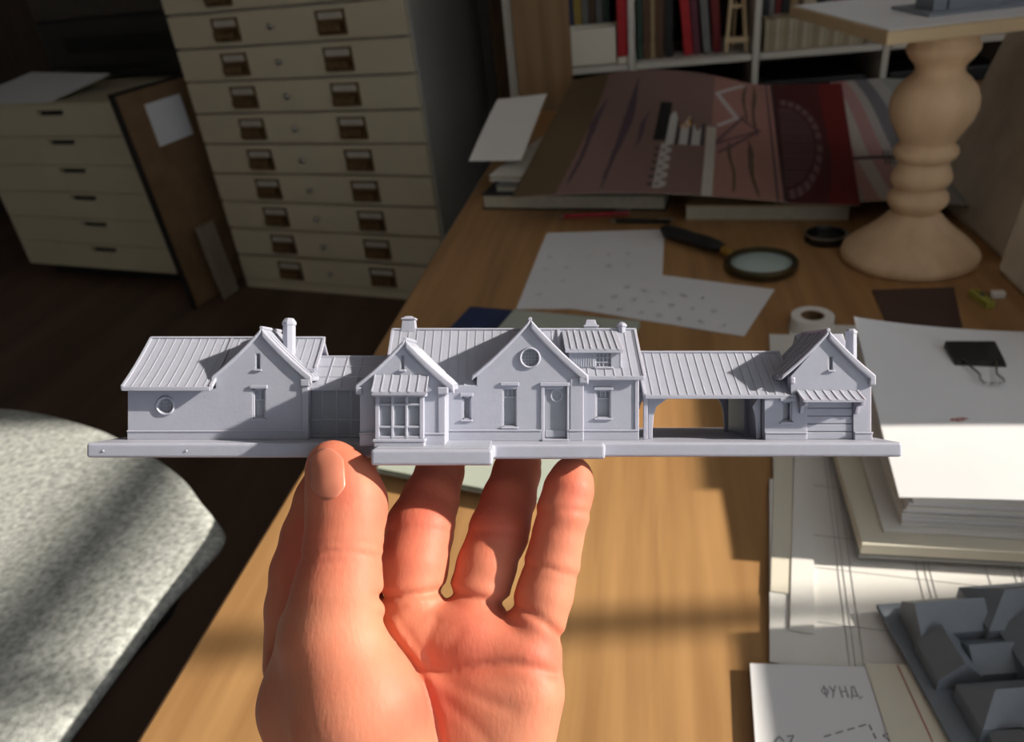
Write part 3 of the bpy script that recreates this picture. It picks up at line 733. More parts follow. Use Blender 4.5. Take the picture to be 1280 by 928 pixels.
# ------------------------------------------------------------------ grey mass models
def gblock(x0, x1, y0, y1, h, rise, axis='x', hip=0., z0=0.):
    mb = MB(); r = rise
    if axis == 'x':
        ym = (y0 + y1) / 2; k = (y1 - y0) * hip
        vs = [(x0, y0, z0), (x1, y0, z0), (x1, y1, z0), (x0, y1, z0), (x0, y0, h), (x1, y0, h), (x1, y1, h), (x0, y1, h), (x0 + k, ym, h + r), (x1 - k, ym, h + r)]
        fs = [(0, 3, 2, 1), (0, 1, 5, 4), (2, 3, 7, 6), (0, 4, 7, 3), (1, 2, 6, 5), (4, 5, 9, 8), (6, 7, 8, 9), (4, 8, 7), (5, 6, 9)]
    else:
        xm = (x0 + x1) / 2; k = (x1 - x0) * hip
        vs = [(x0, y0, z0), (x1, y0, z0), (x1, y1, z0), (x0, y1, z0), (x0, y0, h), (x1, y0, h), (x1, y1, h), (x0, y1, h), (xm, y0 + k, h + r), (xm, y1 - k, h + r)]
        fs = [(0, 3, 2, 1), (0, 1, 5, 4), (2, 3, 7, 6), (0, 4, 7, 3), (1, 2, 6, 5), (4, 5, 8), (5, 6, 9, 8), (6, 7, 9), (7, 4, 8, 9)]
    return mb.add(vs, fs)
def mass_model(org, rz_, blocks, base, label, m):
    e = empty('mass_model', org, rz_); tag(e, label, 'model')
    MB().box(*base, 0, .004).build('base', m, e, bevel=.0006)
    for b in blocks: gblock(*b, z0=.004).build('block', m, e)
    return e
bl = [(-.045, .005, .030, .062, .020, .016, 'x', 0), (.000, .052, .026, .068, .024, .018, 'x', .45), (-.048, -.018, -.004, .030, .015, .016, 'y', 0), (-.020, .012, .000, .030, .012, .013, 'x', 0),
      (.008, .050, -.022, .030, .022, .016, 'y', 0), (-.040, .006, -.044, -.010, .018, .016, 'x', .4), (-.004, .050, -.066, -.026, .024, .018, 'x', 0), (-.036, -.010, -.070, -.042, .014, .014, 'y', .4),
      (.052, .085, -.04, .055, .020, .020, 'y', 0)]
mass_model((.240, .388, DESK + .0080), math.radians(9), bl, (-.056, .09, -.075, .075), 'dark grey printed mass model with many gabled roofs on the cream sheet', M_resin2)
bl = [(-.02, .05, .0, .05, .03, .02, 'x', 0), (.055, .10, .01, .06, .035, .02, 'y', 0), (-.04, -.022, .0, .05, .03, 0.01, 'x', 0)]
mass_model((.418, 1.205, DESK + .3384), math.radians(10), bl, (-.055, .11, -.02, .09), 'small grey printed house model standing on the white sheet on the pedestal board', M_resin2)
# unseen box added right of the mass model to throw shade on the sheets
ab = empty('sheet_shade_box', (.44, .17, DESK + .0032), math.radians(0)); tag(ab, 'unseen grey box added right of the mass model to shade the sheets', 'box')
MB().box(-.06, .22, -.28, .295, 0, .135).build('shell', mat('shade_box_grey', (.25, .25, .24), .8, .05, 10), ab, bevel=.002)
MB().box(-.063, .223, -.283, .298, .105, .140).build('lid', mat('shade_box_grey', (.25, .25, .24), .8, .05, 10), ab, bevel=.002)

# ================================================================== the model house held in the hand
# local frame in millimetres: x right, y depth from the slab front, z up from the slab underside
MM = .001
D0, ZU = 240.0, 27.46
HM = Matrix.Translation(CAM + AF * (D0 * MM) - AU * (ZU * MM)) @ Matrix((AX, AF, AU)).transposed().to_4x4()
def Lx(px, d): return (px - 640) * d / FPX
def Lz(py, d): return ZU - (py - 464) * d / FPX
hm = empty('house_model', M=HM)
tag(hm, 'grey resin model of a long gabled house on a slab held in the hand', 'model')
def hb(mb, name, parent=hm, m=M_resin, bevel=0., **k): return mb.build(name, m, parent, bevel=bevel * MM, scale=MM, **k)
BT = 4.7      # slab upper face
# slab
op = [(-134.5, 0), (-41.0, 0), (-41.0, -20), (-5.6, -20), (-5.6, -4), (29, -4), (29, 2.2), (124.5, 2.2), (124.5, 66), (-134.5, 66)]
hb(MB().extr(op, lambda u, v, w_: (u, v, w_), 0, BT), 'base', bevel=.9, seg=3)
hb(MB().box(-40, -6.5, -19, 20, BT, BT + .25), 'paving', bevel=.1)

def curve(a0, z0, a1, z1, k=.16, n=7):
    return [(a0 + (a1 - a0) * i / n, z0 + (z1 - z0) * ((1 - k) * i / n + k * (i / n) ** 2)) for i in range(n + 1)]
SEAMS = {}
def seam_on(roof, prof, x, wd=.36, ht=.22, th=.6):
    key = (roof.name,)
    if key not in SEAMS:
        o = hb(MB().strip([(y, z + ht) for y, z in prof], -wd / 2, wd / 2, th), 'seam', roof); SEAMS[key] = o
        o.location = (x * MM, 0, 0)
    else: copy_part(SEAMS[key], roof, (x * MM, 0, 0))
def long_roof(x0, x1, ye, ze, yr, zr, seams, th=1.3, k=.16, back=True, name='roof'):
    pf = curve(ye, ze, yr, zr, k)
    prof = pf + ([(2 * yr - y, z) for y, z in reversed(pf[:-1])] if back else [])
    r = hb(MB().strip(prof, x0, x1, th), name)
    for x in seams: seam_on(r, pf, x)
    hb(MB().tube([(x0, yr, zr + .15), (x1, yr, zr + .15)], .55, 6), 'ridge_cap', r)
    hb(MB().box(x0, x1, ye - .5, ye + .3, ze - 1.25, ze + .1), 'gutter', r, bevel=.15)
    for xe in (x0, x1): hb(MB().strip([(y, z + .55) for y, z in pf], xe - .45, xe + .45, 1.6), 'verge', r)
    return r
def cross_gable(xc, half, zt, za, y0, y1, lt=1.3, rt=2.6, seams=(), k=.17, th=1.2):
    L_ = [(xc - half * (1 - t), z) for t, z in [(i / 7, zt + (za - zt) * ((1 - k) * i / 7 + k * (i / 7) ** 2)) for i in range(8)]]
    R_ = [(2 * xc - x, z) for x, z in reversed(L_[:-1])]
    top = L_ + R_
    # roof shell: strips along y
    mb = MB(); n = len(top); vs = []
    for y in (y0, y1): vs += [(x, y, z) for x, z in top] + [(x, y, z - th) for x, z in top]
    fs = []; o = 2 * n
    for i in range(n - 1):
        fs += [(i, i + 1, i + 1 + o, i + o), (n + i, n + i + o, n + i + 1 + o, n + i + 1), (i, n + i, n + i + 1, i + 1), (i + o, i + 1 + o, n + i + 1 + o, n + i + o)]
    fs += [(0, o, o + n, n), (n - 1, 2 * n - 1, o + 2 * n - 1, o + n - 1)]
    r = hb(mb.add(vs, fs), 'cross_roof')
    def band(pts, t, sgn):
        mb = MB(); m_ = len(pts); vs = []
        for y in (y0 - .55, y0 + 1.1):
            vs += [(x, y, z + .35) for x, z in pts] + [(x, y, z - t) for x, z in pts]
        fs = []; o = 2 * m_
        for i in range(m_ - 1):
            fs += [(i, i + 1, i + 1 + o, i + o), (m_ + i, m_ + i + o, m_ + i + 1 + o, m_ + i + 1), (i, m_ + i, m_ + i + 1, i + 1), (i + o, i + 1 + o, m_ + i + 1 + o, m_ + i + o)]
        fs += [(0, o, o + m_, m_), (m_ - 1, 2 * m_ - 1, o + 2 * m_ - 1, o + m_ - 1)]
        hb(mb.add(vs, fs), 'verge', r, bevel=.55, seg=3)
    band(L_, lt, -1); band([L_[-1]] + R_, rt, 1)
    hb(MB().tube([(xc, y0 - .2, za + .35), (xc, y1, za + .35)], .65, 6), 'ridge_cap', r)
    for y in seams:
        for pts in (L_, R_):
            mb = MB()
            mb.tube([(x, y, z + .25) for x, z in pts], .28, 5); hb(mb, 'seam', r)
    return r
def window_part(x0, x1, z0, z1, y, nx, rows, lintel=True, sill=True, hd=2.2, fr=.5):
    w_ = hb(MB().box(x0, x0 + fr, y + .3, y + hd, z0, z1).box(x1 - fr, x1, y + .3, y + hd, z0, z1).box(x0, x1, y + .3, y + hd, z0, z0 + fr).box(x0, x1, y + .3, y + hd, z1 - fr, z1), 'window')
    hb(MB().box(x0 + fr, x1 - fr, y + hd - .25, y + hd + .05, z0 + fr, z1 - fr), 'pane', w_, M_pane_shade)
    for i in range(1, nx):
        x = x0 + (x1 - x0) * i / nx; zlo = z0 if len(rows) != 1 else z0 + (z1 - z0) * rows[0]
        hb(MB().box(x - .16, x + .16, y + hd - .75, y + hd - .2, zlo, z1), 'glazing_bar', w_)
    for k in rows:
        z = z0 + (z1 - z0) * k; hb(MB().box(x0, x1, y + hd - .85, y + hd - .2, z - .2, z + .2), 'glazing_bar', w_)
    if lintel: hb(MB().box(x0 - .7, x1 + .7, y - .75, y + .5, z1, z1 + 1.15), 'lintel', w_, bevel=.15)
    if sill: hb(MB().box(x0 - .5, x1 + .5, y - .7, y + .8, z0 - .55, z0 + .1), 'sill', w_, bevel=.12)
    return w_
def porthole(cx, cz, ro_, ri, y, hd=1.3, grid=3):
    w_ = hb(MB().ringlathe([(ri, -.2), (ri + .15, .55), ((ri + ro_) / 2, .85), (ro_ - .15, .6), (ro_, -.3)], 36, (cx, y, cz), Matrix.Rotation(PI / 2, 3, 'X')), 'round_window', smooth=True, angle=50)
    hb(MB().lathe([(ri + .1, 0), (ri + .1, .2)], 28, (cx, y + hd, cz), Matrix.Rotation(PI / 2, 3, 'X')), 'pane', w_, M_pane_shade)
    for i in range(1, grid + 1):
        t = -ri + 2 * ri * i / (grid + 1); h = math.sqrt(max(0, ri * ri - t * t))
        hb(MB().box(cx + t - .13, cx + t + .13, y + hd - .65, y + hd - .15, cz - h, cz + h), 'glazing_bar', w_)
        hb(MB().box(cx - h, cx + h, y + hd - .65, y + hd - .15, cz + t - .13, cz + t + .13), 'glazing_bar', w_)
    return w_
def plinth(x0, x1, y, zt, th=.5):
    p = hb(MB().box(x0, x1, y - th, y + 1, BT, zt - .5), 'plinth', bevel=.1)
    hb(MB().box(x0 - .15, x1 + .15, y - th - .3, y + 1, zt - .6, zt), 'plinth_cap', p, bevel=.15)

# ---------- left wing
YL, dL = 12.0, 252.0
xl, xr = Lx(160, dL), Lx(383, dL)
xc1, hf1 = Lx(324.5, 249.5), (Lx(388, 249.5) - Lx(261, 249.5)) / 2
za1, zt1 = Lz(411, 249.5), Lz(472, 249.5)
zev = Lz(484, 248)
wx0, wx1, wz0, wz1 = Lx(315.5, dL), Lx(332, dL), Lz(524, dL), Lz(486, dL)
pc = (Lx(207.5, dL), Lz(507.5, dL))
gl_ = xc1 - hf1 + 1.3
hb(MB().wall([(xl, BT), (xr, BT), (xr, zt1 - .2), (xc1, za1 - 1.4), (gl_, zt1 - .2), (gl_, zev - .6), (xl, zev - .6)],
             [rect(wx0, wx1, wz0, wz1), circ(*pc, 2.35), rect(Lx(319.5, dL), Lx(325.5, dL), Lz(462, dL), Lz(442, dL))], YL, 4, 2.2), 'wall')
hb(MB().box(xl, xr, YL + 3, 44, BT, zev - .4).extr([(16, zev - 1), (40, zev - 1), (28, Lz(422, 268) - 2.2)], lambda u, v, w_: (w_, u, v), xr - .6, xr), 'wall')
window_part(wx0, wx1, wz0, wz1, YL, 2, [.62])
porthole(*pc, 3.3, 2.3, YL)
s_ = window_part(Lx(319.5, dL), Lx(325.5, dL), Lz(462, dL), Lz(442, dL), YL, 1, [], False, True, fr=.25)
plinth(xl, xr, YL, Lz(538, dL))
hb(MB().box(xr - 1.4, xr + .8, YL - .7, YL + 2, BT, zt1 - 1), 'pier', bevel=.2)
hb(MB().box(xr - 1.8, xr + 1.4, YL - 1.3, YL + 2, zt1 - 3, zt1 - .6), 'corbel', bevel=.4)
x0r, x1r = -127.2, -66.2
zr1 = Lz(423, 268); fx = 8 / 20.
long_roof(x0r, gl_ - .2, 8, zev, 28, zr1, [x0r + 2.9 + 2.95 * i for i in range(9)])
long_roof(gl_ - .2, x1r, 16, zev + (zr1 - zev) * (.84 * fx + .16 * fx * fx), 28, zr1, [gl_ + 2.6 + 2.95 * i for i in range(10)], k=.12)
cross_gable(xc1, hf1, zt1, za1, 11.35, 32, seams=(14, 18, 22, 26))
ch1 = hb(MB().lathe([(2.25, 24), (2.2, 43.2), (2.5, 43.4), (2.5, 44.3), (1.5, 45.6), (.3, 45.8)], 8, (Lx(361.5, 262), 22, 0)), 'chimney')

# ---------- glazed link
dK = 258.0; YK = 18.0
kx0, kx1 = Lx(380, dK), Lx(478, dK)
zke, zkr = Lz(485, 257), Lz(446, 272)
lw = hb(MB().box(kx0, kx1, YK, YK + 20, BT, zke), 'link_wall', m=M_pane_shade)
for px in (385, 403, 421, 439, 457): hb(MB().box(Lx(px, dK) - .22, Lx(px, dK) + .22, YK - .45, YK, BT, zke), 'glazing_bar', lw)
for py in (525, 545): hb(MB().box(kx0, kx1, YK - .35, YK, Lz(py, dK) - .2, Lz(py, dK) + .2), 'glazing_bar', lw)
pf = curve(16.5, zke, 31, zkr, 0.)
lr = hb(MB().strip(pf + [(45, zke)], kx0 + 1, kx1, .9), 'link_roof')
for px in (395, 413, 431, 449): seam_on(lr, pf, Lx(px, 264), .4, .35, .6)
for t in (.33, .66): hb(MB().box(kx0 + 1, kx1, 16.5 + 14.5 * t - .2, 16.5 + 14.5 * t + .2, zke + (zkr - zke) * t - .2, zke + (zkr - zke) * t + .35), 'purlin', lr)
hb(MB().box(kx0 + 1, kx1, 30.4, 31.6, zkr - .4, zkr + .35), 'ridge_cap', lr)

# ---------- bay house
dB = 232.0; YB = -8.0
bx0, bx1 = Lx(450, dB), Lx(556, dB)
xcb, hfb = Lx(505, 229.5), (Lx(568, 229.5) - Lx(443, 229.5)) / 2
zab, ztb = Lz(425, 229.5), Lz(483, 229.5)
hb(MB().wall([(bx0, BT), (bx1, BT), (bx1, ztb), (xcb, zab - 1.2), (bx0, ztb)], [rect(Lx(501, dB), Lx(505.5, dB), Lz(462.5, dB), Lz(444.5, dB))], YB, 3, 1.2), 'wall')
hb(MB().box(bx0, bx1, YB + 3, 24, BT, ztb - .4), 'wall')
window_part(Lx(501, dB), Lx(505.5, dB), Lz(462.5, dB), Lz(444.5, dB), YB, 1, [], False, True, 1.2, .2)
cross_gable(xcb, hfb, ztb, zab, -8.65, 16, lt=1.1, rt=2.5, seams=(-7, -3, 1, 5, 9, 13))
plinth(bx0, bx1, YB, Lz(541, dB))
hb(MB().box(bx1 - 2.0, bx1 + .2, YB - .4, YB + 2, BT, ztb - .5), 'pier', bevel=.2)
hb(MB().box(bx1 - 2.2, bx1 + 1.2, YB - 1.6, YB + 2, ztb - 2.6, ztb - .3), 'corbel', bevel=.4)
hb(MB().box(bx0 - 1.2, bx0 + .8, YB - 1.6, YB + 2, ztb - 2.6, ztb - .3), 'corbel', bevel=.4)
# bay window
db_ = 228.0; YW = -12.0
ax0, ax1, az0, az1 = Lx(471.5, db_), Lx(527, db_), Lz(549, db_), Lz(492, db_)
bay = hb(MB().box(ax0 + .5, ax1 - .5, YW + .9, YB + .5, az0, az1), 'bay_window', m=M_pane_shade)
for x in (ax0, ax0 + (ax1 - ax0) * .34, ax0 + (ax1 - ax0) * .66, ax1):
    e_ = x in (ax0, ax1); hw = .62 if e_ else .38
    hb(MB().box(x - hw, x + hw, YW - .1, YW + 1.2, az0, az1), 'mullion', bay, bevel=.1)
for z, hw in ((az0 + .4, .5), (Lz(534, db_), .33), (Lz(506, db_), .33), (az1 - .4, .5)):
    hb(MB().box(ax0, ax1, YW, YW + 1.1, z - hw, z + hw), 'transom', bay, bevel=.1)
for x in (ax0, ax1): hb(MB().box(x - .5, x + .5, YW + 1.2, YB, az0, az1), 'side', bay)
hb(MB().box(ax0 - .9, ax1 + .9, YW - .9, YB, BT, az0 - .6), 'bay_plinth', bay, bevel=.15)
hb(MB().box(ax0 - 1.2, ax1 + 1.2, YW - 1.2, YB, az0 - .9, az0), 'bay_sill', bay, bevel=.2)
cz0, cz1 = Lz(490, 226), Lz(469, 231)
pf = curve(-14.2, cz0, -8.2, cz1, .25, 5)
br = hb(MB().strip(pf, Lx(465, 227), Lx(533.5, 227), 1.0), 'bay_roof')
for i in range(7): seam_on(br, pf, Lx(465.5, 227) + (Lx(533, 227) - Lx(465.5, 227)) * i / 6, .4, .3, .7)
hb(MB().box(Lx(466, 227), Lx(532.5, 227), -13.8, -8, cz0 - 1.5, cz0 - .5), 'bay_fascia', bay, bevel=.2)

# ---------- main house
dM, YM = 247.0, 7.0
mxl, mxr = Lx(556, dM), Lx(728, dM)
xcm, hfm = Lx(663, 244), (Lx(736.5, 244) - Lx(589.5, 244)) / 2
zam, ztm = Lz(399.5, 244), Lz(471, 244)
zem = Lz(482, 248)
gl_ = xcm - hfm + 1.6
W1 = (Lx(578, dM), Lx(589, dM), Lz(525, dM), Lz(496, dM))
W2 = (Lx(628.5, dM), Lx(646, dM), Lz(534, dM), Lz(482.5, dM))
DR = (Lx(679.5, dM), Lx(709.5, dM), BT, Lz(483, dM))
PH = (Lx(662.5, dM), Lz(447.5, dM))
hb(MB().wall([(mxl, BT), (mxr, BT), (mxr, ztm + .3), (xcm, zam - 1.5), (gl_, ztm + .3), (gl_, zem - .5), (mxl, zem - .5)], [rect(*W1), rect(*W2), rect(DR[0], DR[1], BT + .35, DR[3]), circ(*PH, 2.75, 28)], YM, 4, 2.2), 'wall')
hb(MB().box(Lx(485, 255), mxr, YM + 3, 52, BT, zem - .4), 'wall')
window_part(*W1, YM, 1, [])
window_part(*W2, YM, 3, [.72], hd=2.2, fr=.4)
porthole(*PH, 3.55, 2.7, YM, grid=4)
plinth(mxl, DR[0] - .9, YM, Lz(537, dM)); plinth(DR[1] + .4, mxr + .2, YM, Lz(537, dM))
dr_ = hb(MB().box(DR[0], DR[1], YM + 1.2, YM + 1.7, BT + .35, DR[3]), 'door', m=M_pane_shade)
hb(MB().box(DR[0] - .9, DR[0] + .25, YM - .5, YM + 1.4, BT, DR[3]).box(DR[1] - .25, DR[1] + .4, YM - .5, YM + 1.4, BT, DR[3]), 'door_frame', dr_, bevel=.12)
hb(MB().box(DR[0] - 1.2, DR[1] + .6, YM - .9, YM + 1, DR[3], DR[3] + 1.2), 'lintel', dr_, bevel=.15)
hb(MB().box(DR[0] - .6, DR[1] + .3, YM - 1.6, YM + 1.5, BT, BT + .7), 'step', dr_, bevel=.15)
hb(MB().box(DR[0] + .6, DR[1] - .6, YM + .9, YM + 1.25, BT + 1.2, BT + 3.4), 'door_panel', dr_, bevel=.1)
hb(MB().ringlathe([(1.6, 0), (2.05, 0), (2.05, .45), (1.6, .45)], 28, ((DR[0] + DR[1]) / 2 + .4, YM + 1.2, Lz(495, dM)), Matrix.Rotation(PI / 2, 3, 'X')), 'round_light', dr_, smooth=True, angle=40)
hb(MB().box(mxr - 4.0, mxr + .4, YM - .40, YM + 2, BT, ztm - .3), 'pier', bevel=.2)
hb(MB().box(mxr - 1.2, mxr + 1.6, YM - 1.2, YM + 2, ztm - 2.2, ztm - .2), 'corbel', bevel=.4)
# right bay of the main house
dR, YR = 250.5, 10.5
rx0, rx1 = mxr - 1, Lx(797, dR)
zer = Lz(470.5, 249)
W3 = (Lx(745, dR), Lx(763.5, dR), Lz(523, dR), Lz(488, dR))
hb(MB().wall([(rx0, BT), (rx1, BT), (rx1, zer - .4), (rx0, zer - .4)], [rect(*W3)], YR, 4, 2.2), 'wall')
hb(MB().box(rx0 - 4, rx1, YR + 3, 52, BT, zer - .4), 'wall')
window_part(*W3, YR, 3, [.70], fr=.4)
plinth(rx0 + .6, rx1 + .3, YR, Lz(537, dR))
hb(MB().box(rx1 - 1.0, rx1 + .4, YR - .4, YR + 2, BT, zer - .4), 'pier', bevel=.15)
# roofs
zrm = Lz(412.5, 268)
XL, XR = Lx(491, 268), Lx(797, 262)
xm = Lx(700, 258)
long_roof(XL, xm, 7.6, zem, 28, zrm, [XL + 2.95 * i for i in range(1, 20)], k=.22)
long_roof(xm, XR, 8.6, zer, 28, zrm, [xm + 2.9 * i for i in range(1, 10)], k=.10)
cross_gable(xcm, hfm, ztm, zam, 6.35, 34, lt=1.2, rt=2.8, seams=(9, 13, 17, 21, 25))
# dormer
dD = 251.0; YD = 12.0
dx0, dx1 = Lx(712, dD), Lx(776, dD)
W4 = (Lx(745, dD), Lx(764.5, dD), Lz(459, dD), Lz(441, dD))
dm = hb(MB().wall([(dx0, Lz(460, dD)), (dx1, Lz(460, dD)), (dx1, Lz(437, dD)), (dx0, Lz(437, dD))], [rect(*W4)], YD, 6, 1.2), 'dormer')
for i in range(11):
    x = dx0 + .8 + i * .78
    if x < W4[0] - .6: hb(MB().box(x - .14, x + .14, YD - .2, YD + .05, Lz(459.5, dD), Lz(437.5, dD)), 'batten', dm)
window_part(*W4, YD, 4, [.33, .66], False, True, 1.2, .3)
pf = curve(10.6, Lz(436.5, 250.6), 27.4, Lz(414, 267.4), .0, 5)
do = hb(MB().strip(pf, dx0 - 1.4, dx1 + .9, 1.2), 'dormer_roof')
for i in range(8): seam_on(do, pf, dx0 + 2.2 * i + .6, .4, .28, .7)
hb(MB().box(dx1 - .4, dx1 + .4, YD, YD + 5, Lz(460, dD), Lz(437, dD)), 'dormer_cheek', dm)
# chimneys
def pot(px, d, y, w0, w1, zb, zt_, cap, name='chimney'):
    x = Lx(px, d); mb = MB().frustum(x - w0, x + w0, y - w0, y + w0, zb, zt_, w1 / w0)
    o = hb(mb, name, bevel=.15)
    hb(MB().box(x - cap, x + cap, y - cap, y + cap, zt_ - .1, zt_ + .6), 'chimney_cap', o, bevel=.2)
    hb(MB().frustum(x - cap * .8, x + cap * .8, y - cap * .8, y + cap * .8, zt_ + .55, zt_ + 1.3, .5), 'chimney_hood', o, bevel=.1)
    return o
pot(511.5, 270, 30, 2.9, 2.2, zrm - 3, Lz(400, 270), 2.6)
pot(738, 270, 30, 2.4, 2.4, zrm - 3, Lz(409, 270), 2.7)
xq = Lx(738, 270); hb(MB().frustum(xq - 2.1, xq + 2.1, 27.9, 32.1, Lz(409, 270) + .5, Lz(400, 270), .72), 'chimney_pot', bevel=.1)
hb(MB().lathe([(1.5, zrm - 3), (1.5, Lz(409, 268)), (1.85, Lz(408.5, 268)), (1.85, Lz(406.5, 268)), (1.2, Lz(404, 268)), (.3, Lz(402.5, 268))], 8, (Lx(777, 268), 28, 0)), 'chimney')

# ---------- carport
zce, zcr = Lz(494, 251), Lz(441, 268)
cx0, cx1 = XR + .6, Lx(994, 252)
long_roof(cx0, cx1, 11, zce, 28, zcr, [cx0 + 2.6 + 2.92 * i for i in range(17)], k=.06)
def bracket(x, y, sgn, h=10.5, wd=5.2, ty=1.2):
    pts = [(0, BT), (1.5 * sgn, BT), (1.5 * sgn, zce - h), (1.9 * sgn, zce - 7), (2.8 * sgn, zce - 4), (wd * sgn, zce - 1), (wd * sgn, zce + .3), (0, zce + .3)]
    hb(MB().extr(pts, lambda u, v, w_: (x + u, w_, v), y, y + ty), 'post_bracket', bevel=.12)
hb(MB().box(cx0 - .2, cx0 + 1.1, 12, 13.4, BT, zce), 'post', bevel=.1)
bracket(cx0 + 1.6, 14, 1, 12, 7.0); bracket(cx0 + 1.6, 44, 1, 12, 6.0)
hb(MB().box(cx0, cx1, 43.5, 45.5, zce - .8, zce + .6), 'beam', bevel=.1)
# ---------- garage
dG, YG = 251.0, 11.0
gx0, gx1 = Lx(956, dG), Lx(1089, dG)
gxl = Lx(989, dG)
xcg, hfg = Lx(1038.5, 248.5), (Lx(1098, 248.5) - Lx(979, 248.5)) / 2
zag, ztg = Lz(413.5, 248.5), Lz(470.5, 248.5)
GD = (Lx(1009, dG), Lx(1067, dG), BT + .05, Lz(500, dG))
GW = (Lx(977, dG), Lx(990, dG), Lz(528, dG), Lz(502, dG))
GS = (Lx(1036, dG), Lx(1041, dG), Lz(463, dG), Lz(446, dG))
hb(MB().wall([(gx0, BT), (gx1, BT), (gx1, ztg), (xcg, zag - 1.3), (gxl, ztg), (gxl, zce - .3), (gx0, zce - .3)], [rect(GD[0], GD[1], BT + .1, GD[3]), rect(*GW), rect(*GS)], YG, 4, 2.2), 'wall')
hb(MB().box(gx0, gx1, YG + 3, 54, BT, ztg - 6), 'wall')
window_part(*GW, YG, 1, [], True, True); window_part(*GS, YG, 1, [], False, True, 1.2, .2)
gd = hb(MB().box(GD[0], GD[1], YG + 1.35, YG + 1.7, BT + .1, GD[3]), 'garage_door', m=M_pane_shade)
for i in range(5):
    z0 = BT + .2 + i * (GD[3] - BT - .2) / 5; z1 = z0 + (GD[3] - BT - .2) / 5 - .3
    hb(MB().box(GD[0] + .1, GD[1] - .1, YG + .7, YG + 1.4, z0, z1), 'panel', gd, bevel=.12)
plinth(gx0, GD[0] - .2, YG, Lz(540, dG)); plinth(GD[1] + .2, gx1 + .2, YG, Lz(540, dG))
cross_gable(xcg, hfg, ztg, zag, 10.35, 33, lt=1.3, rt=2.7, seams=(13, 17, 21, 25, 29))
hb(MB().box(gx1 - 1.0, gx1 + 1.1, YG - 1.3, YG + 2, ztg - 3, ztg - .3), 'corbel', bevel=.4)
hb(MB().box(gxl - .6, gxl + 1.0, YG - 1.0, YG + 2, ztg - 2.6, ztg - .3), 'corbel', bevel=.4)
# rear cross ridge of the garage
yb = 33.; zk = Lz(417.5, 273)
hb(MB().extr([(yb - 12, ztg - 2), (yb + 12, ztg - 2), (yb, zk)], lambda u, v, w_: (w_, u, v), xcg - 2.5, gx1 + .2), 'rear_roof')
# awning
zw0, zw1 = Lz(500, 245), Lz(488.5, 250)
pf = curve(5.2, zw0, 10.8, zw1, .2, 5)
aw = hb(MB().strip(pf, Lx(1002, 247), Lx(1079, 247), .8), 'awning')
for i in range(8): seam_on(aw, pf, Lx(1002.5, 247) + (Lx(1078.5, 247) - Lx(1002.5, 247)) * i / 7, .4, .3, .7)
for px in (1005.5, 1075):
    x = Lx(px, 248); hb(MB().extr([(10.9, zw1 - 1), (5.8, zw0 - .6), (6.2, zw0 - 1.8), (9.4, zw0 - 2.4), (10.2, zw0 - 4.6), (10.9, zw0 - 4.8)], lambda u, v, w_: (x + w_, u, v), -.55, .55), 'bracket', aw, bevel=.1)
hb(MB().lathe([(1.95, 22), (1.9, Lz(417, 262)), (2.15, Lz(416.5, 262)), (2.1, Lz(414.5, 262)), (1.3, Lz(411.5, 262)), (.3, Lz(411.2, 262))], 8, (Lx(1063.8, 262), 22, 0)), 'chimney')
# back posts of the carport beside the garage
bracket(gx0 - 2.6, 44, -1, 12, 5.0); bracket(gx0 - .3, 14, -1, 12, .8)
hb(MB().box(gx0 - 1.6, gx0 - .2, 28, 29.4, BT, zce), 'post', bevel=.1)
# little print nibs on the slab front
for px, py in ((129, 564), (233, 564)):
    hb(MB().lathe([(.45, 0), (.4, .25), (.1, .4)], 10, (Lx(px, 240), 0, Lz(py, 240)), Matrix.Rotation(PI / 2, 3, 'X')), 'print_nib')

# low box added out of view to shade the top of the paper stack
lc = empty('stack_shade_box', (.515, .668, DESK + .0040)); tag(lc, 'unseen low brown box added to shade the paper stack', 'stack_shade_box')
MC = mat('shade_box_brown', (.33, .22, .12), .8, .06, 10)
MB().box(.03, .30, 0, .195, 0, .218).build('shell', MC, lc, bevel=.002)
for s_ in (0, 1): MB().box(.03 + .136 * s_, .165 + .134 * s_, 0, .195, .2185, .2210).build('flap', MC, lc, bevel=.001)

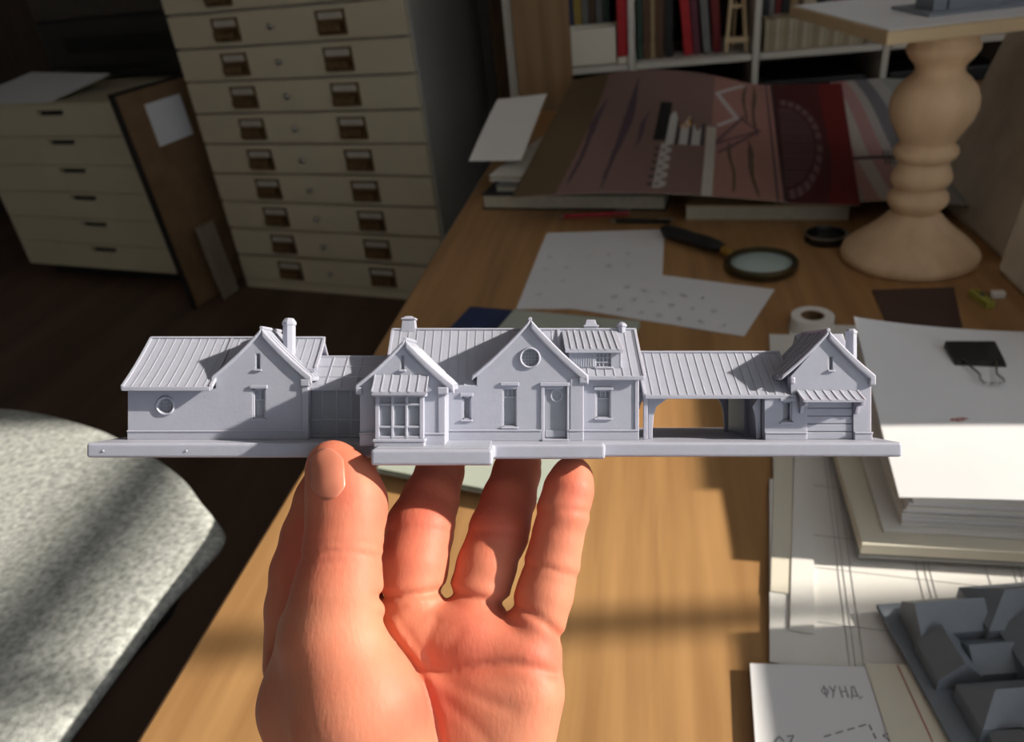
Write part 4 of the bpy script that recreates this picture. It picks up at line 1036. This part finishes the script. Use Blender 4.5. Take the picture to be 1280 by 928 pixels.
# ================================================================== the hand (one continuous skin surface)
def P3(px, py, d): return np.array([Lx(px, d), d - D0, Lz(py, d)], np.float32)
def hand_sdf(X, Y, Z):
    def cone(a, b, ra, rb, fl=1.0):
        pa = (X - a[0], (Y - a[1]) * fl, Z - a[2]); ba = (b[0] - a[0], (b[1] - a[1]) * fl, b[2] - a[2])
        L2 = ba[0] ** 2 + ba[1] ** 2 + ba[2] ** 2
        t = np.clip((pa[0] * ba[0] + pa[1] * ba[1] + pa[2] * ba[2]) / L2, 0, 1)
        return np.sqrt((pa[0] - t * ba[0]) ** 2 + (pa[1] - t * ba[1]) ** 2 + (pa[2] - t * ba[2]) ** 2) - (ra + (rb - ra) * t)
    def smin(a, b, k):
        h = np.clip(.5 + .5 * (b - a) / k, 0, 1)
        return b + (a - b) * h - k * h * (1 - h)
    def ball(px, py, d, r, fl=1.0):
        c = P3(px, py, d); return np.sqrt((X - c[0]) ** 2 + ((Y - c[1]) * fl) ** 2 + (Z - c[2]) ** 2) - r
    def chain(pts, k=2.5, fl=1.0):
        r = None
        for p, q in zip(pts, pts[1:]):
            c = cone(P3(*p[:3]), P3(*q[:3]), p[3], q[3], fl)
            r = c if r is None else smin(r, c, k)
        return r
    thumb = chain([(415, 582, 231, 7.6), (426, 602, 229.5, 9.9), (433, 628, 228, 11.0), (431.5, 660, 226, 10.7), (427, 697, 224, 10.9), (422, 745, 222, 12.6), (419, 800, 221, 14.2)], 4, 1.12)
    thumb = smin(thumb, ball(447, 632, 231, 8.0), 4)
    index = chain([(411, 593, 262, 7.4), (400, 625, 258, 8.3), (385, 670, 254, 8.6), (374, 715, 250, 9.2), (368, 760, 248, 9.2), (368, 830, 248, 10)], 2)
    middle = chain([(557, 580, 286, 7.4), (550, 590, 277, 8.6), (538, 625, 265, 9.8), (525, 661, 256, 11.4), (518, 705, 249, 10.9), (516, 742, 246, 10.4), (513, 800, 249, 11)], 2)
    ring = chain([(653, 579, 284, 7.2), (646, 590, 274, 8.4), (636, 625, 264, 9.2), (624, 664, 256, 10.0), (608, 708, 250, 9.6), (598, 745, 247, 9.7), (588, 800, 249, 10.5)], 2)
    pinky = chain([(715, 597, 249, 6.9), (711, 612, 247, 7.9), (704, 640, 245, 8.3), (696, 676, 244, 8.1), (690, 706, 243, 8.6), (681, 742, 241, 8.8), (671, 772, 240, 9.0), (662, 810, 240, 10.0)], 2)
    fingers = np.minimum(np.minimum(index, middle), np.minimum(ring, pinky))
    palm = None
    for a, b in (((372, 810, 251, 9.5), (440, 1060, 242, 13)), ((510, 805, 247, 10.5), (485, 1080, 238, 14)), ((585, 808, 246, 10.5), (525, 1080, 238, 14)), ((655, 820, 241, 10.5), (560, 1080, 236, 14)),
                 ((660, 870, 234, 11.0), (606, 1060, 228, 15)), ((440, 830, 246, 11), (480, 1040, 238, 14)), ((545, 860, 241, 12.0), (545, 1040, 235, 14)), ((462, 768, 250, 9), (470, 860, 246, 11)), ((605, 860, 238, 12.0), (585, 1040, 232, 14))):
        c = cone(P3(*a[:3]), P3(*b[:3]), a[3], b[3]); palm = c if palm is None else smin(palm, c, 9)
    pads = smin(cone(P3(508, 786, 242), P3(585, 796, 240), 9.5, 9.8), cone(P3(585, 796, 240), P3(655, 818, 237), 9.8, 10.0), 5)
    palm = smin(palm, pads, 4)
    then = smin(chain([(419, 800, 221, 14.2), (446, 880, 219, 18.5), (495, 1040, 224, 17)], 6), chain([(398, 790, 230, 12), (392, 880, 233, 15.5), (420, 960, 234, 16), (470, 1070, 236, 18)], 6), 8)
    palm = smin(palm, then, 5)
    palm = smin(palm, chain([(492, 1075, 234, 20), (470, 1330, 205, 23)], 4), 12)
    body = smin(fingers, palm, 2.0)
    body = smin(body, thumb, 5)
    # creases follow lines on the skin
    PXs = 640 + X * FPX / (Y + D0); PYs = 464 + (ZU - Z) * FPX / (Y + D0)
    def crease(line, wd, dep, dmax=400):
        nonlocal body
        m = None
        for p, q in zip(line, line[1:]):
            bx_, by_ = q[0] - p[0], q[1] - p[1]; t = np.clip(((PXs - p[0]) * bx_ + (PYs - p[1]) * by_) / (bx_ ** 2 + by_ ** 2), 0, 1)
            dd = (PXs - p[0] - t * bx_) ** 2 + (PYs - p[1] - t * by_) ** 2
            m = dd if m is None else np.minimum(m, dd)
        g = dep * np.exp(-m / (wd * wd))
        if dmax < 400: g = g * (Y + D0 < dmax)
        body = body + g
    crease([(476, 772), (494, 800), (517, 832), (533, 858), (544, 895), (552, 940)], 6.0, 1.3)
    crease([(528, 838), (545, 842), (568, 840), (602, 833), (636, 830), (664, 834), (692, 843)], 7.0, 1.0)
    crease([(480, 752), (498, 775), (520, 806), (545, 838)], 5, .35)
    crease([(474, 746), (500, 746), (530, 743), (558, 737)], 6, 2.0)
    crease([(560, 741), (585, 746), (612, 752), (636, 755)], 6, 2.0)
    crease([(634, 754), (655, 762), (680, 778), (704, 800)], 5.5, 1.1)
    crease([(668, 642), (700, 637), (742, 642)], 4, .55); crease([(650, 704), (685, 711), (724, 722)], 4, .6)
    crease([(480, 664), (520, 660), (572, 666)], 3.5, .4); crease([(580, 664), (620, 664), (664, 670)], 3.5, .4)
    crease([(376, 696), (400, 691), (432, 689), (478, 697)], 3.5, .55, 232); crease([(380, 684), (410, 679), (450, 678), (480, 684)], 3, .35, 232); crease([(378, 708), (408, 703), (446, 702)], 3, .3, 232)
    crease([(556, 850), (600, 872), (640, 890)], 9, .35); crease([(548, 870), (590, 905), (620, 940)], 8, .3)
    crease([(545, 775), (532, 800), (538, 828)], 6, .45); crease([(575, 790), (560, 815)], 7, .3)
    return body
def surface_nets(F, org, h):
    """dual surface of the zero set of a sampled distance field"""
    s = F < 0
    nx, ny, nz = F.shape
    cnt = np.zeros((nx - 1, ny - 1, nz - 1), np.float32); pos = np.zeros((3, nx - 1, ny - 1, nz - 1), np.float32)
    corners = [(i, j, k) for i in (0, 1) for j in (0, 1) for k in (0, 1)]
    sl_ = lambda c: (slice(c[0], nx - 1 + c[0]), slice(c[1], ny - 1 + c[1]), slice(c[2], nz - 1 + c[2]))
    for a in corners:
        for ax in range(3):
            if a[ax]: continue
            b = list(a); b[ax] = 1
            A_, B_ = F[sl_(a)], F[sl_(b)]; m = (A_ < 0) != (B_ < 0)
            t = np.where(m, A_ / np.where(m, A_ - B_, 1), 0)
            for q in range(3): pos[q] += np.where(m, a[q] + (t if q == ax else 0), 0)
            cnt += m
    act = cnt > 0
    idx = -np.ones(act.shape, np.int64); idx[act] = np.arange(act.sum())
    I = np.argwhere(act).astype(np.float32)
    V = (I + (pos[:, act] / cnt[act]).T) * h + org
    faces = []
    for ax in range(3):
        u, v = [(1, 2), (2, 0), (0, 1)][ax]
        sA = [slice(None)] * 3; sB = [slice(None)] * 3; sA[ax] = slice(0, -1); sB[ax] = slice(1, None)
        ch_ = s[tuple(sA)] != s[tuple(sB)]; inside = s[tuple(sA)]
        W = np.argwhere(ch_); ok = (W[:, u] > 0) & (W[:, v] > 0) & (W[:, u] < F.shape[u] - 1) & (W[:, v] < F.shape[v] - 1)
        W = W[ok]; fl = inside[tuple(W.T)]
        def g(du, dv):
            w2 = W.copy(); w2[:, u] += du; w2[:, v] += dv; return idx[tuple(w2.T)]
        q = np.stack([g(-1, -1), g(0, -1), g(0, 0), g(-1, 0)], 1)
        q[~fl] = q[~fl][:, ::-1]
        faces.append(q)
    return V, np.concatenate(faces)
HS = 0.8
gx = np.arange(-92, 32, HS, dtype=np.float32); gy = np.arange(-52, 58, HS, dtype=np.float32); gz = np.arange(-172, 12, HS, dtype=np.float32)
Xg, Yg, Zg = np.meshgrid(gx, gy, gz, indexing='ij', sparse=False)
Fh = hand_sdf(Xg, Yg, Zg)
Fh[:, :, :1] = 1.0
Vh, Qh = surface_nets(Fh, np.array([gx[0], gy[0], gz[0]], np.float32), HS)
# relax
for it in range(3):
    acc = np.zeros_like(Vh); c_ = np.zeros(len(Vh), np.float32)
    for a, b in ((0, 1), (1, 2), (2, 3), (3, 0)):
        np.add.at(acc, Qh[:, a], Vh[Qh[:, b]]); np.add.at(c_, Qh[:, a], 1)
        np.add.at(acc, Qh[:, b], Vh[Qh[:, a]]); np.add.at(c_, Qh[:, b], 1)
    Vh = .5 * Vh + .5 * acc / c_[:, None]
me = bpy.data.meshes.new('hand')
me.vertices.add(len(Vh)); me.vertices.foreach_set('co', (Vh * MM).astype(np.float32).ravel())
me.loops.add(Qh.size); me.loops.foreach_set('vertex_index', Qh.astype(np.int32).ravel())
me.polygons.add(len(Qh)); me.polygons.foreach_set('loop_start', np.arange(0, Qh.size, 4, dtype=np.int32)); me.polygons.foreach_set('loop_total', np.full(len(Qh), 4, np.int32))
me.polygons.foreach_set('use_smooth', np.ones(len(Qh), bool)); me.update(calc_edges=True); me.validate()
# skin tone: redder finger pads and creases, paler palm
vx = 640 + Vh[:, 0] * FPX / (Vh[:, 1] + D0); vy = 464 + (ZU - Vh[:, 2]) * FPX / (Vh[:, 1] + D0)
red = np.zeros(len(Vh), np.float32)
for cx_, cy_, rr in ((712, 615, 40), (525, 640, 80), (630, 640, 70), (600, 800, 70), (680, 820, 40), (415, 600, 45), (375, 690, 60), (540, 880, 60)):
    red = np.maximum(red, np.exp(-((vx - cx_) ** 2 + (vy - cy_) ** 2) / rr ** 2))
at_ = me.attributes.new('flush', 'FLOAT', 'POINT'); at_.data.foreach_set('value', red)
sk = bpy.data.materials.new('skin'); sk.use_nodes = True
nt = sk.node_tree; b = nt.nodes['Principled BSDF']
at2 = nt.nodes.new('ShaderNodeAttribute'); at2.attribute_name = 'flush'
tc = nt.nodes.new('ShaderNodeTexCoord'); nz_ = nt.nodes.new('ShaderNodeTexNoise'); nz_.inputs['Scale'].default_value = 90; nz_.inputs['Detail'].default_value = 4
nt.links.new(tc.outputs['Object'], nz_.inputs['Vector'])
m1 = nt.nodes.new('ShaderNodeMix'); m1.data_type = 'RGBA'; m1.inputs['A'].default_value = (.54, .215, .125, 1); m1.inputs['B'].default_value = (.50, .12, .075, 1)
ad = nt.nodes.new('ShaderNodeMath'); ad.operation = 'MULTIPLY_ADD'; ad.inputs[1].default_value = .9; ad.inputs[2].default_value = -.22
nt.links.new(nz_.outputs['Fac'], ad.inputs[0]); a3 = nt.nodes.new('ShaderNodeMath'); a3.operation = 'ADD'; a3.use_clamp = True
a4 = nt.nodes.new('ShaderNodeMath'); a4.operation = 'MULTIPLY'; a4.inputs[1].default_value = .65
nt.links.new(at2.outputs['Fac'], a4.inputs[0]); nt.links.new(ad.outputs[0], a3.inputs[0]); nt.links.new(a4.outputs[0], a3.inputs[1])
nt.links.new(a3.outputs[0], m1.inputs['Factor']); nt.links.new(m1.outputs['Result'], b.inputs['Base Color'])
b.inputs['Roughness'].default_value = .55; b.inputs['Specular IOR Level'].default_value = .25
b.inputs['Subsurface Weight'].default_value = .25; b.inputs['Subsurface Radius'].default_value = (1, .30, .18); b.inputs['Subsurface Scale'].default_value = .004
wv = nt.nodes.new('ShaderNodeTexNoise'); wv.inputs['Scale'].default_value = 800; wv.inputs['Detail'].default_value = 3
mp = nt.nodes.new('ShaderNodeMapping'); mp.inputs['Scale'].default_value = (1, 1, .35); nt.links.new(tc.outputs['Object'], mp.inputs[0]); nt.links.new(mp.outputs[0], wv.inputs['Vector'])
bp = nt.nodes.new('ShaderNodeBump'); bp.inputs['Strength'].default_value = .3; bp.inputs['Distance'].default_value = .0004
nt.links.new(wv.outputs['Fac'], bp.inputs['Height']); nt.links.new(bp.outputs[0], b.inputs['Normal'])
me.materials.append(sk)
hand = bpy.data.objects.new('hand', me); C.objects.link(hand); hand.matrix_world = HM
tag(hand, 'left hand holding up the grey house model between thumb and fingers', 'hand')
# thumbnail laid on the thumb surface
NU, NV = 16, 20
dd = np.arange(205, 245, .25, dtype=np.float32)
vs = []; NC = (409.5, 592.5); ang = math.radians(-4)
for j in range(NV + 1):
    for i in range(NU + 1):
        a, c = 2 * i / NU - 1, 2 * j / NV - 1
        wd = 21.5 * (1 - .10 * max(0, c) ** 2) * (1 - .55 * max(0, abs(c) - .55) ** 1.3 / .36)
        ux, uy = a * wd, -c * 29 - 3 * (1 - a * a) * (1 if c > 0 else -1) * abs(c) ** 3
        px = NC[0] + ux * math.cos(ang) - uy * math.sin(ang); py = NC[1] + ux * math.sin(ang) + uy * math.cos(ang)
        q = np.array([P3(px, py, d_) for d_ in dd]); f_ = hand_sdf(q[:, 0], q[:, 1], q[:, 2])
        k = np.argmax(f_ < 0) if (f_ < 0).any() else len(dd) - 1
        edge = max(abs(a), abs(c)); lift = .42 * (1 - edge ** 3) - .10
        k = max(k, 1); t_ = f_[k - 1] / (f_[k - 1] - f_[k]) if f_[k] < 0 else 1.
        vs.append(P3(px, py, dd[k - 1] + (dd[k] - dd[k - 1]) * t_ - lift))
W = NU + 1
fs = [(j * W + i, j * W + i + 1, (j + 1) * W + i + 1, (j + 1) * W + i) for j in range(NV) for i in range(NU)]
nail = MB().add(vs, fs).build('thumbnail', mat('nail', (.52, .18, .115), .30, .05, 60, sss=.3, sssr=.002, spec=.5), hand, smooth=True, scale=MM)
sd = nail.modifiers.new('solid', 'SOLIDIFY'); sd.thickness = .0005; sd.offset = -1 if False else 0
nail['label'] = 'pink thumbnail'

# sleeve of the holding arm, below the picture
Aw = Vector(P3(492, 1075, 234)); Bw = Vector(P3(470, 1330, 205)); dw = (Bw - Aw).normalized()
hb(MB().tube([Aw + dw * t for t in (26, 28, 60, 110, 170, 240, 300, 302)], [24, 27.5, 29, 31, 34, 38, 41, 38], 28), 'sleeve', hand, m=mat('navy_knit', (.03, .035, .06), .9, .2, 200, bump=.3, bscale=900), smooth=True, angle=50)
